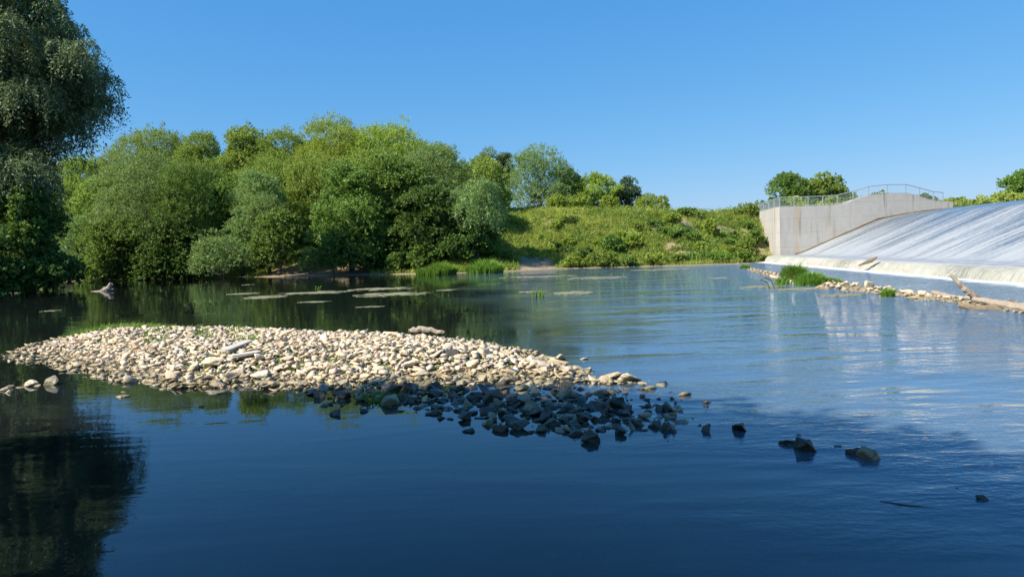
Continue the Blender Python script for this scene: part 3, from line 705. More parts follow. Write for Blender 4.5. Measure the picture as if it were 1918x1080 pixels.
# ------------------------------------------------------------------ rocks
def rock_proto(seed, flat=.6, n=16, sub=True):
    r_ = random.Random(seed); bm = bmesh.new()
    ax = (1, r_.uniform(.6, .95), flat*r_.uniform(.7, 1.2))
    for i in range(n):
        v = Vector((r_.gauss(0, 1), r_.gauss(0, 1), r_.gauss(0, 1))).normalized()
        # squarish, broken-stone blocks
        mx = max(abs(v.x), abs(v.y), abs(v.z)); v = v*(1-.45)+v/mx*.45
        v *= r_.uniform(.66, 1.08); bm.verts.new((v.x*ax[0]*.5, v.y*ax[1]*.5, v.z*ax[2]*.5))
    rr = bmesh.ops.convex_hull(bm, input=bm.verts)
    bmesh.ops.delete(bm, geom=[e for e in rr['geom_interior'] if isinstance(e, bmesh.types.BMVert)], context='VERTS')
    bmesh.ops.dissolve_limit(bm, angle_limit=R(14), verts=bm.verts, edges=bm.edges)
    if sub:
        bmesh.ops.bevel(bm, geom=bm.edges[:], offset=.035, segments=1, affect='EDGES', clamp_overlap=True)
    bmesh.ops.triangulate(bm, faces=bm.faces)
    if sub:
        bmesh.ops.subdivide_edges(bm, edges=[e for e in bm.edges if e.calc_length() > .12], cuts=2, use_grid_fill=True)
        bmesh.ops.triangulate(bm, faces=bm.faces)
        for v in bm.verts:
            q = v.co*3.2+Vector((seed, 0, 0)); v.co += v.co.normalized()*(.055*mnoise.noise(q)+.03*mnoise.noise(q*2.7)-.018*abs(mnoise.noise(q*5.5)))
    bm.normal_update(); me = bpy.data.meshes.new('rock'); bm.to_mesh(me); bm.free()
    a = me.attributes.new('tint', 'FLOAT', 'POINT'); a.data.foreach_set('value', np.full(len(me.vertices), r_.random(), np.float32))
    return me
def variants(mat, n, seed, flat):
    out = []
    for i in range(n):
        me = rock_proto(seed+i, flat, random.choice((10, 13, 16))); me.materials.append(mat); out.append(me)
    return out
RP = {'pale': variants(PALE, 14, 100, .55), 'dark': variants(DARKR, 12, 300, .7), 'grey': variants(GREYR, 6, 500, .6)}
RP['brick'] = variants(BRICKR, 1, 700, .6)
placed = []
def rock(x_, y_, w, kind, label, group=None, z=None, hk=1., yaw=None, sink=.25, tilt=.22, long=1.):
    me = random.choice(RP[kind]); o = bpy.data.objects.new('rock', me); COL.objects.link(o)
    g = gz(x_, y_) if z is None else z
    o.location = (x_, y_, g+w*hk*.28*(1-sink)); o.scale = (w*long, w*random.uniform(.8, 1.1), w*hk*random.uniform(.85, 1.15))
    o.rotation_euler = (random.uniform(-tilt, tilt), random.uniform(-tilt, tilt), random.uniform(0, 6.28) if yaw is None else yaw)
    tag(o, label, 'rock', group); placed.append((x_, y_, w)); return o
def rock_px(px, py, wpx, kind, label, group=None, hk=1., **k):
    P = G(px, py); w = 1.08*wpx/F_PX*np.linalg.norm(P-CAM)
    return rock(P[0], P[1]+w*.35, w, kind, label, group, z=k.pop('z', -.02), hk=hk, **k)
random.seed(11)
# single stones one can name
SING = [
 (1325, 756, 18, 'dark', 1., 'small dark rock alone in the water above the stepping line of rocks'),
 (1204, 744, 14, 'dark', 1., 'tiny dark rock off the shaded right end of the bar'),
 (1211, 764, 24, 'dark', .7, 'flat dark rock left of the close pair in the open water'),
 (1235, 770, 26, 'dark', .9, 'left dark rock of the close pair in the open water'),
 (1256, 772, 30, 'dark', 1.1, 'right dark rock of the close pair in the open water'),
 (1216, 777, 10, 'dark', .8, 'very small dark rock just below the flat one'),
 (1232, 803, 26, 'dark', 1.2, 'dark rock at the end of the shaded rocks, left neighbour of a round boulder'),
 (1256, 806, 32, 'dark', 1., 'round dark boulder ending the line of shaded rocks'),
 (1256, 828, 14, 'dark', .6, 'small dark rock awash below the round boulder'),
 (1312, 797, 12, 'dark', 1.2, 'small knob of rock leaning on the pyramid-shaped rock'),
 (1322, 810, 27, 'dark', 1.1, 'pyramid-shaped dark rock between the boulder and the flat loaf-shaped rock'),
 (1393, 810, 41, 'dark', .7, 'flat loaf-shaped dark rock alone in the middle of the water'),
 (1488, 836, 34, 'dark', .75, 'left dark rock of the joined pair right of the loaf-shaped rock'),
 (1514, 848, 34, 'dark', 1.1, 'right dark rock of the joined pair right of the loaf-shaped rock'),
 (1497, 815, 10, 'dark', .9, 'speck of dark rock above the joined pair'),
 (1516, 820, 11, 'dark', .8, 'tiny dark rock just above the right rock of the joined pair'),
 (1574, 837, 20, 'dark', .6, 'low brown rock between the joined pair and the pale-topped rock'),
 (1614, 855, 32, 'dark', 1., 'dark half of the rough rock standing farthest right in the row'),
 (1638, 862, 36, 'grey', 1.1, 'pale-topped rough rock, farthest right in the row of near rocks'),
 (1800, 917, 15, 'dark', .7, 'small dark rock near the right edge of the water, the farther of two'),
 (1851, 938, 20, 'dark', .9, 'small dark rock near the right edge of the water, the nearer of two'),
 (1019, 819, 10, 'dark', 1.2, 'tiny pointed dark rock below the shaded rock pile'),
 (1055, 824, 10, 'dark', 1., 'tiny dark rock right of the pointed one below the pile'),
 (1105, 830, 38, 'dark', 1.1, 'large dark boulder lowest in the shaded pile'),
 (1080, 817, 32, 'dark', 1.1, 'dark boulder just up-left of the lowest boulder of the pile'),
 (878, 810, 27, 'dark', .9, 'dark wedge-shaped rock sticking out at the lower left of the shaded pile'),
 (868, 788, 36, 'dark', 1.1, 'rounded dark boulder at the left edge of the shaded pile'),
 (843, 786, 18, 'dark', .8, 'small dark rock left of the rounded boulder'),
 (975, 806, 42, 'dark', 1.2, 'biggest dark boulder at the lower middle of the shaded pile'),
 (1022, 790, 50, 'dark', 1., 'broad brownish boulder in the middle of the shaded pile'),
 (1060, 745, 34, 'grey', 1.3, 'grey upright slab of rock in the shaded pile'),
 (1004, 736, 30, 'pale', .8, 'pale rock catching sun among the dark rocks'),
 (730, 760, 44, 'grey', 1., 'grey angular rock half in water left of the shaded pile'),
 (625, 778, 28, 'dark', .8, 'dark rock in open water at the left of the shaded rocks'),
 (636, 746, 38, 'dark', 1., 'round black rock at the left start of the shaded rocks'),
 (668, 740, 28, 'grey', 1., 'grey rock between the round black rock and the pile'),
 (582, 740, 24, 'dark', 1., 'black rock at the front edge of the bar, leftmost of the shaded ones'),
 (604, 762, 20, 'dark', .7, 'low dark rock between two larger dark ones at the left'),
 (345, 771, 13, 'grey', .8, 'small grey rock awash in front of the bar, left of a darker one'),
 (374, 763, 13, 'dark', .8, 'small dark rock awash in front of the bar'),
 (225, 745, 28, 'grey', .5, 'flat grey-brown rock lying in the water below the left of the bar'),
 (230, 735, 16, 'grey', .5, 'small flat rock touching the water above the grey-brown one'),
 (88, 722, 34, 'grey', 1.5, 'tall angular grey rock at the right end of the left chain of rocks'),
 (66, 724, 20, 'pale', 1., 'small pale rock beside the tall angular grey rock'),
 (52, 724, 28, 'pale', 1.1, 'rounded pinkish rock in the left chain of rocks'),
 (34, 727, 24, 'pale', .7, 'flat pale rock in the left chain of rocks'),
 (17, 726, 18, 'pale', 1.4, 'upright oval pale rock in the left chain of rocks'),
 (2, 732, 26, 'pale', 1., 'pale rock cut by the left edge of the view'),
 (1052, 678, 33, 'pale', 1.1, 'squarish white block at the right edge of the bar'),
 (1067, 703, 46, 'pale', .7, 'long white slab below the squarish block'),
 (1185, 716, 44, 'pale', .8, 'bright wedge-shaped stone in the right tip of the bar'),
 (1150, 712, 44, 'pale', .9, 'tallest white stone in the right tip of the bar'),
 (1112, 715, 34, 'pale', 1.2, 'white rounded stone at the left of the right tip'),
 (1132, 718, 34, 'pale', 1., 'white stone in front of the tallest one'),
 (1100, 697, 32, 'pale', .8, 'flat cream stone behind the white rounded one'),
 (1205, 720, 26, 'pale', .6, 'last cream stone at the right tip of the bar'),
 (1092, 673, 24, 'pale', .5, 'yellowish stone awash right of the squarish block'),
 (1208, 686, 32, 'pale', .15, 'pale slab just under the water beyond the right tip'),
 (1082, 683, 18, 'pale', .4, 'small yellowish stone awash below another one'),
 (1262, 721, 22, 'pale', .2, 'pale stone barely breaking the water right of the tip'),
 (1675, 823, 36, 'pale', .12, 'cream slab lying just under the water at the right'),
 (1012, 694, 48, 'pale', .8, 'long pale stone left of the long white slab'),
 (913, 686, 46, 'pale', .9, 'large smooth white stone in the right half of the bar'),
 (848, 688, 30, 'dark', .9, 'lone dark rock among the pale stones'),
]
for (px, py, w, kd, hk, lb_) in SING:
    if px < 110: w *= .82; hk *= .8
    if px > 1190 and kd != 'pale': w *= 1.22; hk *= .9
    rock_px(px, py, w, kd, lb_, hk=hk, z=(-.03 if hk >= .3 else -.04) if not (kd == 'pale' and py < 700 and px < 1030) and px != 848 else None)
def inpoly(px, py, P): return poly_sd(np.array([px]), np.array([py]), P)[0] > 0
def scatter(P, n, wr, kind, label, group, hk=(.8, 1.2), zoff=0., gap=.42, sel=None, grav=None):
    P = np.array(P); mn = P.min(0); mx = P.max(0); c = 0; tries = 0
    while c < n and tries < 40000:
        tries += 1; px = random.uniform(mn[0], mx[0]); py = random.uniform(mn[1], mx[1])
        if not inpoly(px, py, P): continue
        w = random.uniform(*wr) if random.random() < .7 else random.uniform(wr[0], (wr[0]+wr[1])/2)
        q = G(px, py, .05); ww = w/F_PX*np.linalg.norm(q-CAM)
        if any((q[0]-a)**2+(q[1]-b)**2 < (gap*(ww+c_))**2 for a, b, c_ in placed): continue
        kk = kind if isinstance(kind, str) else random.choice(kind); lab = label if isinstance(label, str) else label[kk]
        gr_ = group if isinstance(group, str) else group[kk]
        rock(q[0], q[1], ww, kk, lab, gr_, hk=random.uniform(*hk), z=gz(q[0], q[1])+zoff); placed[-1] = (q[0], q[1], ww); c += 1
SH = [(690, 722), (800, 708), (900, 706), (1060, 708), (1100, 722), (1160, 742), (1185, 770), (1225, 792), (1210, 806), (1110, 802), (1060, 806), (1000, 798), (930, 800), (880, 780), (850, 765), (790, 768), (740, 752)]
scatter(SH, 120, (24, 52), ('dark', 'dark', 'dark', 'dark', 'dark', 'grey'), {'dark': 'dark wet angular rock in the shaded pile in front of the pale bar', 'grey': 'grey dry-topped rock in the shaded pile in front of the pale bar'}, {'dark': 'dark rocks of the shaded pile', 'grey': 'grey rocks of the shaded pile'}, (.55, 1.0), gap=.36, zoff=-.02)
scatter([(560, 726), (700, 716), (800, 712), (790, 740), (700, 742), (600, 742)], 12, (20, 34), ('dark', 'grey'), {'dark': 'dark rock at the shaded front edge of the bar, left of the pile', 'grey': 'grey rock at the shaded front edge of the bar, left of the pile'}, {'dark': 'dark rocks at the left front edge', 'grey': 'grey rocks at the left front edge'})
FR = [(250, 700), (400, 690), (560, 690), (760, 680), (900, 675), (1040, 675), (1080, 690), (1060, 698), (900, 700), (700, 712), (560, 724), (440, 718), (330, 722), (240, 712)]
scatter(FR, 48, (26, 48), 'pale', 'larger pale limestone rock near the front edge of the sunlit bar', 'larger pale rocks along the front of the bar', (.45, .9), gap=.5)
MD = [(200, 660), (400, 640), (700, 640), (900, 640), (1030, 660), (1000, 685), (700, 690), (300, 690)]
scatter(MD, 30, (22, 40), 'pale', 'pale limestone cobble lying in the middle of the sunlit bar', 'larger cobbles in the middle of the bar', (.5, .9), gap=.6)
RR = [(1395, 503), (1430, 512), (1500, 528), (1560, 533), (1640, 540), (1740, 552), (1740, 562), (1640, 556), (1560, 545), (1500, 538), (1440, 522), (1400, 510)]
scatter(RR, 42, (13, 27), 'pale', 'pale stone of the low ridge between the river and the weir basin', 'stones of the low ridge below the weir', (.6, 1.), gap=.35)
scatter([(1860, 568), (1918, 576), (1918, 586), (1870, 580)], 6, (10, 22), ('grey', 'pale'), {'grey': 'grey stone lodged by the driftwood at the right edge', 'pale': 'pale stone lodged by the driftwood at the right edge'}, {'grey': 'grey stones by the driftwood', 'pale': 'pale stones by the driftwood'})
scatter([(1040, 497), (1300, 492), (1440, 488), (1450, 492), (1300, 500), (1050, 506)], 22, (5, 9), 'pale', 'small pale stone at the foot of the grassy slope along the water', 'stones along the foot of the slope', (.4, .6), gap=.5)
o = rock_px(668, 652, 12, 'brick', 'orange-red brick fragment on the left half of the bar', hk=.9, z=None)
o = rock_px(553, 652, 13, 'brick', 'small red brick piece beside a pale block on the bar', hk=.9, z=None)
# two planks / slabs on the bar
for (p0, p1, w_, lb_) in (((418, 662), (466, 648), .16, 'pale plank-like slab pointing up to the right on the bar'), ((430, 668), (486, 661), .2, 'grey-white broken slab lying level on the bar below the other one')):
    a_ = G(*p0, .3); b_ = G(*p1, .3); m = MB(); d_ = Vector(b_-a_); c_ = Vector((a_+b_)/2)
    m.box((0, 0, 0), (d_.length, w_, .05), 0, .012)
    for v in m.bm.verts: v.co += Vector((random.uniform(-.02, .02), random.uniform(-.03, .03), random.uniform(-.006, .006)))
    o = m.build('stone_slab', PLANK); o.location = (c_.x, c_.y, gz(c_.x, c_.y)+.10); o.rotation_euler = (0, -.05, math.atan2(d_.y, d_.x)); tag(o, lb_, 'slab')

# gravel: everything too numerous to name, one mass
def rock_mass(name, n, P, wr, mat, protos, ztop=0., edge=.0, flat=(.5, .9), dens=None):
    P = np.array(P); mn = P.min(0)-.4; mx = P.max(0)+.4
    xs = rng.uniform(mn[0], mx[0], n*4); ys = rng.uniform(mn[1], mx[1], n*4)
    sd = poly_sd(xs, ys, P); sd = sd + (fbm(xs*1.6, ys*1.6, 31)-.5)*.8
    k_ = sd > edge
    if dens is not None: k_ &= rng.random(len(xs)) < dens(xs, ys)
    k_ = np.nonzero(k_)[0][:n]; xs = xs[k_]; ys = ys[k_]; n = len(xs)
    g = ground_z(xs, ys); w = wr[0]+(wr[1]-wr[0])*rng.random(n)**3.2
    pv = []; pf = []
    for me in protos:
        v = np.empty(len(me.vertices)*3, np.float32); me.vertices.foreach_get('co', v); f = np.empty(len(me.loops), np.int32); me.loops.foreach_get('vertex_index', f)
        pv.append(v.reshape(-1, 3)); pf.append(f.reshape(-1, 3))
    VV = []; FF = []; TT = []; off_ = 0
    pi = rng.integers(0, len(protos), n)
    for j in range(len(protos)):
        I = np.nonzero(pi == j)[0]; 
        if not len(I): continue
        v = pv[j]; f = pf[j]; m_ = len(I)
        a_ = rng.uniform(0, 6.28, m_); tx = rng.normal(size=m_)*.3; ty = rng.normal(size=m_)*.3
        sc_ = np.stack([w[I], w[I]*rng.uniform(.7, 1.1, m_), w[I]*rng.uniform(flat[0], flat[1], m_)], 1)
        q = v[None]*sc_[:, None]
        c, s_ = np.cos(tx)[:, None], np.sin(tx)[:, None]; q = np.stack([q[..., 0], q[..., 1]*c-q[..., 2]*s_, q[..., 1]*s_+q[..., 2]*c], -1)
        c, s_ = np.cos(ty)[:, None], np.sin(ty)[:, None]; q = np.stack([q[..., 0]*c+q[..., 2]*s_, q[..., 1], -q[..., 0]*s_+q[..., 2]*c], -1)
        c, s_ = np.cos(a_)[:, None], np.sin(a_)[:, None]; q = np.stack([q[..., 0]*c-q[..., 1]*s_, q[..., 0]*s_+q[..., 1]*c, q[..., 2]], -1)
        q += np.stack([xs[I], ys[I], g[I]+w[I]*.12+ztop*rng.random(m_)], 1)[:, None]
        VV.append(q.reshape(-1, 3)); FF.append((f[None]+(np.arange(m_)*len(v))[:, None, None]+off_).reshape(-1, 3)); TT.append(np.repeat(rng.random(m_), len(v))); off_ += m_*len(v)
    me = np_mesh(name, np.concatenate(VV), np.concatenate(FF), tint=np.concatenate(TT)); me.materials.append(mat)
    return tag(link(name, me, None), kind='stuff')
simple = []
for i in range(14): simple.append(rock_proto(900+i, .6, random.choice((8, 10, 12)), False))
rock_mass('gravel', 17000, BAR, (.05, .26), PALE, simple, .04, -.12, (.32, .75))
rock_mass('pebbles', 9000, BAR, (.03, .08), PALE, simple[:6], .05, -.1)
rock_mass('shaded_rubble', 620, SHOAL, (.05, .19), DARKR, simple, 0., .1)
rock_mass('ridge_rubble', 3200, RIDGE, (.08, .32), RIDGER, simple, .02, .1)
bedP = gp([(-300, 700), (60, 640), (600, 600), (1100, 600), (1500, 560), (1950, 590), (2300, 700), (2400, 1150), (-300, 1150)])
rock_mass('riverbed_stones', 5000, bedP, (.08, .34), GREYR, simple, 0, .1, (.3, .6), dens=lambda x_, y_: .10+.9*sstep(-1, 6, x_))

# ------------------------------------------------------------------ grass and sedge
def blades(name, xs, ys, zs, hs, nb, mat, spread=.12, wid=.02, lean=.35, curl=.5, obj_kind='stuff', parent=None, loc=None):
    n = len(xs); N = n*nb
    a_ = rng.uniform(0, 6.28, N); r_ = spread*np.sqrt(rng.random(N)); h = np.repeat(hs, nb)*rng.uniform(.5, 1.1, N)
    bx = np.repeat(xs, nb)+np.cos(a_)*r_; by = np.repeat(ys, nb)+np.sin(a_)*r_; bz = np.repeat(zs, nb)-.03
    dr = np.stack([np.cos(a_), np.sin(a_)], 1); ln = lean*rng.uniform(.2, 1.2, N)
    wv = np.stack([-np.sin(a_+rng.normal(size=N)*.8), np.cos(a_), 0*a_], 1)*(wid*rng.uniform(.6, 1.4, N))[:, None]
    pts = []
    for t_, wk in ((0, 1.), (.55, .85), (1., .08)):
        c = np.stack([bx+dr[:, 0]*h*ln*(t_+curl*t_*t_), by+dr[:, 1]*h*ln*(t_+curl*t_*t_), bz+h*(t_-.25*curl*t_*t_)], 1)
        pts += [c-wv*wk, c+wv*wk]
    V = np.stack(pts, 1).reshape(-1, 3); b0 = (np.arange(N)*6)[:, None]
    Fc = np.concatenate([b0+np.array([[0, 1, 3, 2]]), b0+np.array([[2, 3, 5, 4]])], 0)
    tn = np.clip(np.repeat((fbm(xs*.3, ys*.3, 77)-.47)*2.6+.45+.25*rng.random(n)-.1, nb)+.3*(rng.random(N)-.5), 0, 1)
    me = np_mesh(name, V, Fc, tint=np.repeat(tn, 6)); o = link(name, me, LM[mat], parent, loc)
    if obj_kind: tag(o, kind=obj_kind)
    return o
# bare patches on the slope (pixel centre, half sizes)
BARE = [(1278, 418, 14, 9), (1358, 433, 14, 6), (1402, 431, 12, 4), (1276, 480, 26, 6), (1418, 474, 18, 6), (1405, 458, 24, 4), (1308, 434, 7, 4), (1032, 415, 8, 4), (1225, 432, 7, 8), (1010, 494, 30, 6), (1255, 462, 10, 4)]
bare = []
for (px, py, a_, b_) in BARE:
    q = hit(px, py); q1 = hit(px, py-b_); q2 = hit(px, py+b_); bare.append((q[0], q[1], 1.35*a_/F_PX*q[1], 1.4*max(.5, abs(q1[1]-q2[1])/2)))
def not_bare(x_, y_):
    k_ = np.ones(len(x_), bool)
    for (a_, b_, c_, d_) in bare: k_ &= (((x_-a_)/c_)**2+((y_-b_)/d_)**2 + .8*(fbm(x_*1.2, y_*1.2, 9)-.5)) > 1
    return k_
def field(n, x0, x1, y0, y1, zmin=.06):
    x_ = rng.uniform(x0, x1, n); y_ = rng.uniform(y0, y1, n); z_ = ground_z(x_, y_)
    k_ = (z_ > zmin) & not_bare(x_, y_) & ~((z_ < .7) & (((x_ > -27) & (x_ < -14)) | ((x_ > .5) & (x_ < 4.5)))) & ~((x_ > 27.2+(y_-75)*.15) & (y_ < 76.6) & (y_ > 74)) & ~((x_ > 27.3+(y_-75)*.15) & (x_ < 28.9+(y_-75)*.15) & (y_ < 87))
    k_ &= ~((x_ > 30) & (y_ < 75.6)) & ~((x_ > 45) & (z_ < 5))
    return x_[k_], y_[k_], z_[k_]
x_, y_, z_ = field(52000, -6, 29, 66, 100)
hh = (.18+.5*fbm(x_*.5, y_*.5, 40)**1.3+.25*rng.random(len(x_)))
blades('grass', x_, y_, z_, hh, 5, 'grass', .25, .028, .4)
x_, y_, z_ = field(5000, 27, 75, 76, 135); blades('grass', x_, y_, z_, .5+.8*rng.random(len(x_)), 6, 'grass', .3, .05, .3)
x_, y_, z_ = field(16000, -45, -5, 66, 100); k_ = ~((x_ > -26) & (x_ < -16) & (z_ < 1.0)); blades('grass', x_[k_], y_[k_], z_[k_], .2+.4*rng.random(k_.sum()), 4, 'grass', .3, .04, .4)
# broad-leaved weeds scattered through the slope grass
x_, y_, z_ = field(1700, -4, 29, 67, 98)
n = len(x_); k = 26; sz = .25+.35*fbm(x_*.4, y_*.4, 5)*rng.random(n)*2
cc = np.stack([x_, y_, z_+sz*.4], 1); dd = sphere_dirs(n*k); dd[:, 2] = np.abs(dd[:, 2]); pp = np.repeat(cc, k, 0)+dd*np.repeat(sz, k)[:, None]*rng.uniform(.5, 1.1, n*k)[:, None]
nn = nrm(dd+rng.normal(size=dd.shape)*.5); sd_ = nrm(np.cross(nn, rng.normal(size=dd.shape))); ld = np.cross(nn, sd_); ll = .10+.12*rng.random(n*k)
V = np.stack([pp, pp+(ld*.5+sd_*.4)*ll[:, None], pp+ld*ll[:, None], pp+(ld*.5-sd_*.4)*ll[:, None]], 1).reshape(-1, 3)
tw = np.repeat(rng.random(n), k)
tag(link('weeds', np_mesh('weeds', V, np.arange(n*k*4).reshape(-1, 4), tint=np.repeat(np.clip(tw*.8+.3*rng.random(n*k), 0, 1), 4)), LM['maple']), kind='stuff')
x_, y_, z_ = field(1100, -4, 29, 67, 98); n = len(x_); k = 30; sz = .3+.4*rng.random(n)
cc = np.stack([x_, y_, z_+sz*.5], 1); dd = sphere_dirs(n*k); dd[:, 2] = np.abs(dd[:, 2]); pp = np.repeat(cc, k, 0)+dd*np.repeat(sz, k)[:, None]*rng.uniform(.4, 1.1, n*k)[:, None]
nn = nrm(dd+rng.normal(size=dd.shape)*.5); sd_ = nrm(np.cross(nn, rng.normal(size=dd.shape))); ld = np.cross(nn, sd_); ll = .10+.10*rng.random(n*k)
V = np.stack([pp, pp+(ld*.5+sd_*.3)*ll[:, None], pp+ld*ll[:, None], pp+(ld*.5-sd_*.3)*ll[:, None]], 1).reshape(-1, 3); tw = np.repeat(rng.random(n), k)
tag(link('flowering_weeds', np_mesh('flowering_weeds', V, np.arange(n*k*4).reshape(-1, 4), tint=np.repeat(np.clip(tw*.8+.3*rng.random(n*k), 0, 1), 4)), LM['bright']), kind='stuff')
# fresh greens along the back edge of the bar
pts = []
for i in range(850):
    px = random.choice((random.gauss(205, 35), random.gauss(260, 30), random.uniform(140, 480))); py = 612+abs(random.gauss(0, 4)) + (8 if px < 200 else 0)*random.random()
    q = G(px, py, .15); pts.append((q[0], q[1], gz(q[0], q[1])))
for (cx, cy, s_, n_) in ((290, 632, 9, 16), (378, 627, 12, 18), (437, 623, 8, 12), (460, 637, 7, 14), (715, 705, 12, 14), (300, 622, 10, 12), (560, 672, 4, 4)):
    for i in range(n_):
        q = G(random.gauss(cx, s_), random.gauss(cy, s_*.3), .3); pts.append((q[0], q[1], gz(q[0], q[1])))
pts = np.array(pts); blades('bar_greens', pts[:, 0], pts[:, 1], pts[:, 2], .08+.20*rng.random(len(pts)), 12, 'reed', .09, .012, .7)
def sedge(px, py, wpx, hpx, label, mat='reed', n=1100, name='sedge_clump', wid=.03):
    P = G(px, py); D_ = np.linalg.norm(P-CAM); w = wpx/F_PX*D_; h = hpx/F_PX*D_
    a_ = rng.uniform(0, 6.28, n); r_ = np.sqrt(rng.random(n)); X_ = np.cos(a_)*r_*w*.38; Y_ = np.sin(a_)*r_*min(w*.3, 1.6)
    o = blades('sedge', X_, Y_, X_*0, h*(1.45-.75*r_), 3, mat, .08, wid*D_/60+.006, .28, .8, None)
    o.name = name; o.location = (P[0], P[1]+min(w*.25, .8), max(-.02, gz(P[0], P[1]))); tag(o, label, 'sedge'); return o
sedge(908, 512, 88, 27, 'larger rounded clump of lush sedge on the far shore beneath the hanging willow')
sedge(824, 514, 74, 24, 'smaller clump of sedge on the far shore left of the larger one')
sedge(790, 514, 26, 14, 'low thin sedge tuft at the left of the two shore clumps', n=300)
sedge(1492, 528, 44, 31, 'tall round sedge clump on the stone ridge before the weir', n=1500)
sedge(1526, 535, 62, 25, 'lower spreading sedge clump right of the tall round one on the ridge', n=1300)
sedge(1562, 534, 44, 10, 'short grass fringe at the right end of the ridge clumps', n=350)
sedge(1665, 556, 17, 17, 'small isolated grass tuft among the ridge stones', n=260)
sedge(1398, 503, 20, 9, 'tiny green tuft at the far end of the stone ridge', n=200)
sedge(1468, 532, 26, 14, 'thin grass at the left foot of the tall round sedge clump', n=160)
def reeds(px, py, hpx, n, label, tx):
    P = G(px, py); D_ = np.linalg.norm(P-CAM); m = MB()
    for i in range(n):
        h = hpx/F_PX*D_*random.uniform(.6, 1.1); l_ = tx*h*random.uniform(.2, 1.); b_ = (random.uniform(-.3, .3), random.uniform(-.2, .2), -.1)
        m.tube([b_, (b_[0]+l_*.4, b_[1], h*.65), (b_[0]+l_, b_[1]+.05, h*.9), (b_[0]+l_*1.5, b_[1]+.05, h*random.uniform(.6, .95))], [.03, .03, .022, .006], 3)
    o = m.build('reed_plant', LM['reed'], loc=(P[0], P[1], 0)); tag(o, label, 'reed')
reeds(1455, 540, 22, 4, 'few pale arching reed blades in the water left of the ridge clumps, leaning left', -1)
reeds(1473, 540, 22, 4, 'pale arching reed blades before the tall sedge clump, leaning right', 1)
reeds(1008, 558, 18, 7, 'thin reed stems standing in open water in the middle of the river', .3)
reeds(590, 543, 8, 5, 'short reed stems poking out of the floating algae on the left', .4)

# ------------------------------------------------------------------ floating algae
def mat_(px, py, wpx, hpx, label, n=60, seed=1):
    P = G(px, py); D_ = np.linalg.norm(P-CAM); w = wpx/F_PX*D_/2; P1 = G(px, py-hpx/2); P2_ = G(px, py+hpx/2); dd_ = abs(P1[1]-P2_[1])/2
    r_ = random.Random(seed); m = MB()
    for i in range(n):
        a_ = r_.uniform(0, 6.28); q = math.sqrt(r_.random())*(.0 if i == 0 else 1); cx, cy = math.cos(a_)*q*w*.9, math.sin(a_)*q*dd_*.85; s_ = r_.uniform(.06, .30)*min(1., w)*(1.1-q*.7) if i else .3*w
        vs = [m.bm.verts.new((cx+math.cos(t_*.698)*s_*2.6*r_.uniform(.5, 1.2), cy+math.sin(t_*.698)*s_*.9*r_.uniform(.6, 1.3), .006+i*.0004)) for t_ in range(9)]
        f = m.bm.faces.new(vs); r2 = bmesh.ops.extrude_face_region(m.bm, geom=[f]); 
        for v in r2['geom']:
            if isinstance(v, bmesh.types.BMVert): v.co.z -= .02
    o = m.build('algae_mat', ALGAE, loc=(P[0], P[1], 0)); tag(o, label, 'algae')
M_ = [(715, 541, 130, 6, 'long floating algae mat, upper right of the group in the middle of the river'), (735, 551, 150, 9, 'widest floating algae mat with reeds at its left end'), (590, 548, 160, 6, 'thin olive algae mat left of the widest one'),
      (500, 556, 80, 6, 'pale algae mat, nearest on the left of the group'), (455, 550, 60, 3, 'faint algae strip above the nearest pale mat'), (592, 565, 60, 3, 'thin algae streak below the group'), (465, 533, 20, 2, 'tiny algae fleck near the sandy beach'),
      (700, 574, 60, 2, 'thin algae streak floating alone toward the bar'), (840, 543, 40, 3, 'small algae fleck at the right end of the widest mat'), (1075, 548, 80, 7, 'pale algae mat right of the reed stems in midstream'), (1000, 546, 60, 4, 'algae strip left of the reed stems in midstream'),
      (1120, 520, 130, 4, 'algae strip off the foot of the grassy slope'), (1010, 518, 160, 3, 'thin long algae strip near the far shore'), (1350, 520, 50, 3, 'bright algae strip near the end of the stone ridge'), (95, 582, 30, 3, 'bright algae fleck in the dark water at the left'),
      (1430, 537, 80, 4, 'cream algae strip left of the ridge sedge clumps'), (1500, 541, 110, 4, 'cream algae strip under the ridge sedge clumps'), (1580, 553, 70, 5, 'cream algae and stones strip below the ridge'), (1250, 504, 150, 3, 'long pale algae strip along the shore below the slope')]
for i, (px, py, w, h, lb_) in enumerate(M_): mat_(px, py, w, h, lb_, n=40 if w > 60 else 16, seed=i)

# ------------------------------------------------------------------ driftwood
def log(label, pts, rad, mat=DRIFT, extra=None, name='driftwood', cat='driftwood', n=9, D_=None):
    P0 = pts[0][0]; m = MB()
    D_ = G(*pts[0][0])[1] if D_ is None else D_
    def conv(L_): return [atD(a, b, D_-z) for (a, b), z in L_]
    w = conv(pts); o0 = Vector(w[0]); fine = []; rr = []
    for i in range(len(w)-1):
        for k in range(4):
            t_ = k/4; v = Vector(w[i]).lerp(Vector(w[i+1]), t_)-o0; v += Vector((0, random.uniform(-.02, .02), random.uniform(-.02, .02))); fine.append(v); rr.append((rad[i]*(1-t_)+rad[i+1]*t_)*random.uniform(.88, 1.1))
    fine.append(Vector(w[-1])-o0); rr.append(rad[-1]); m.tube(fine, rr, n, .10)
    root = m.build(name, mat, loc=o0); tag(root, label, cat)
    for (bl, br) in extra or []:
        m = MB(); q = [Vector(v)-o0 for v in conv(bl)]; m.tube(q, br, 6, .08); m.build('branch', mat, root)
    return root
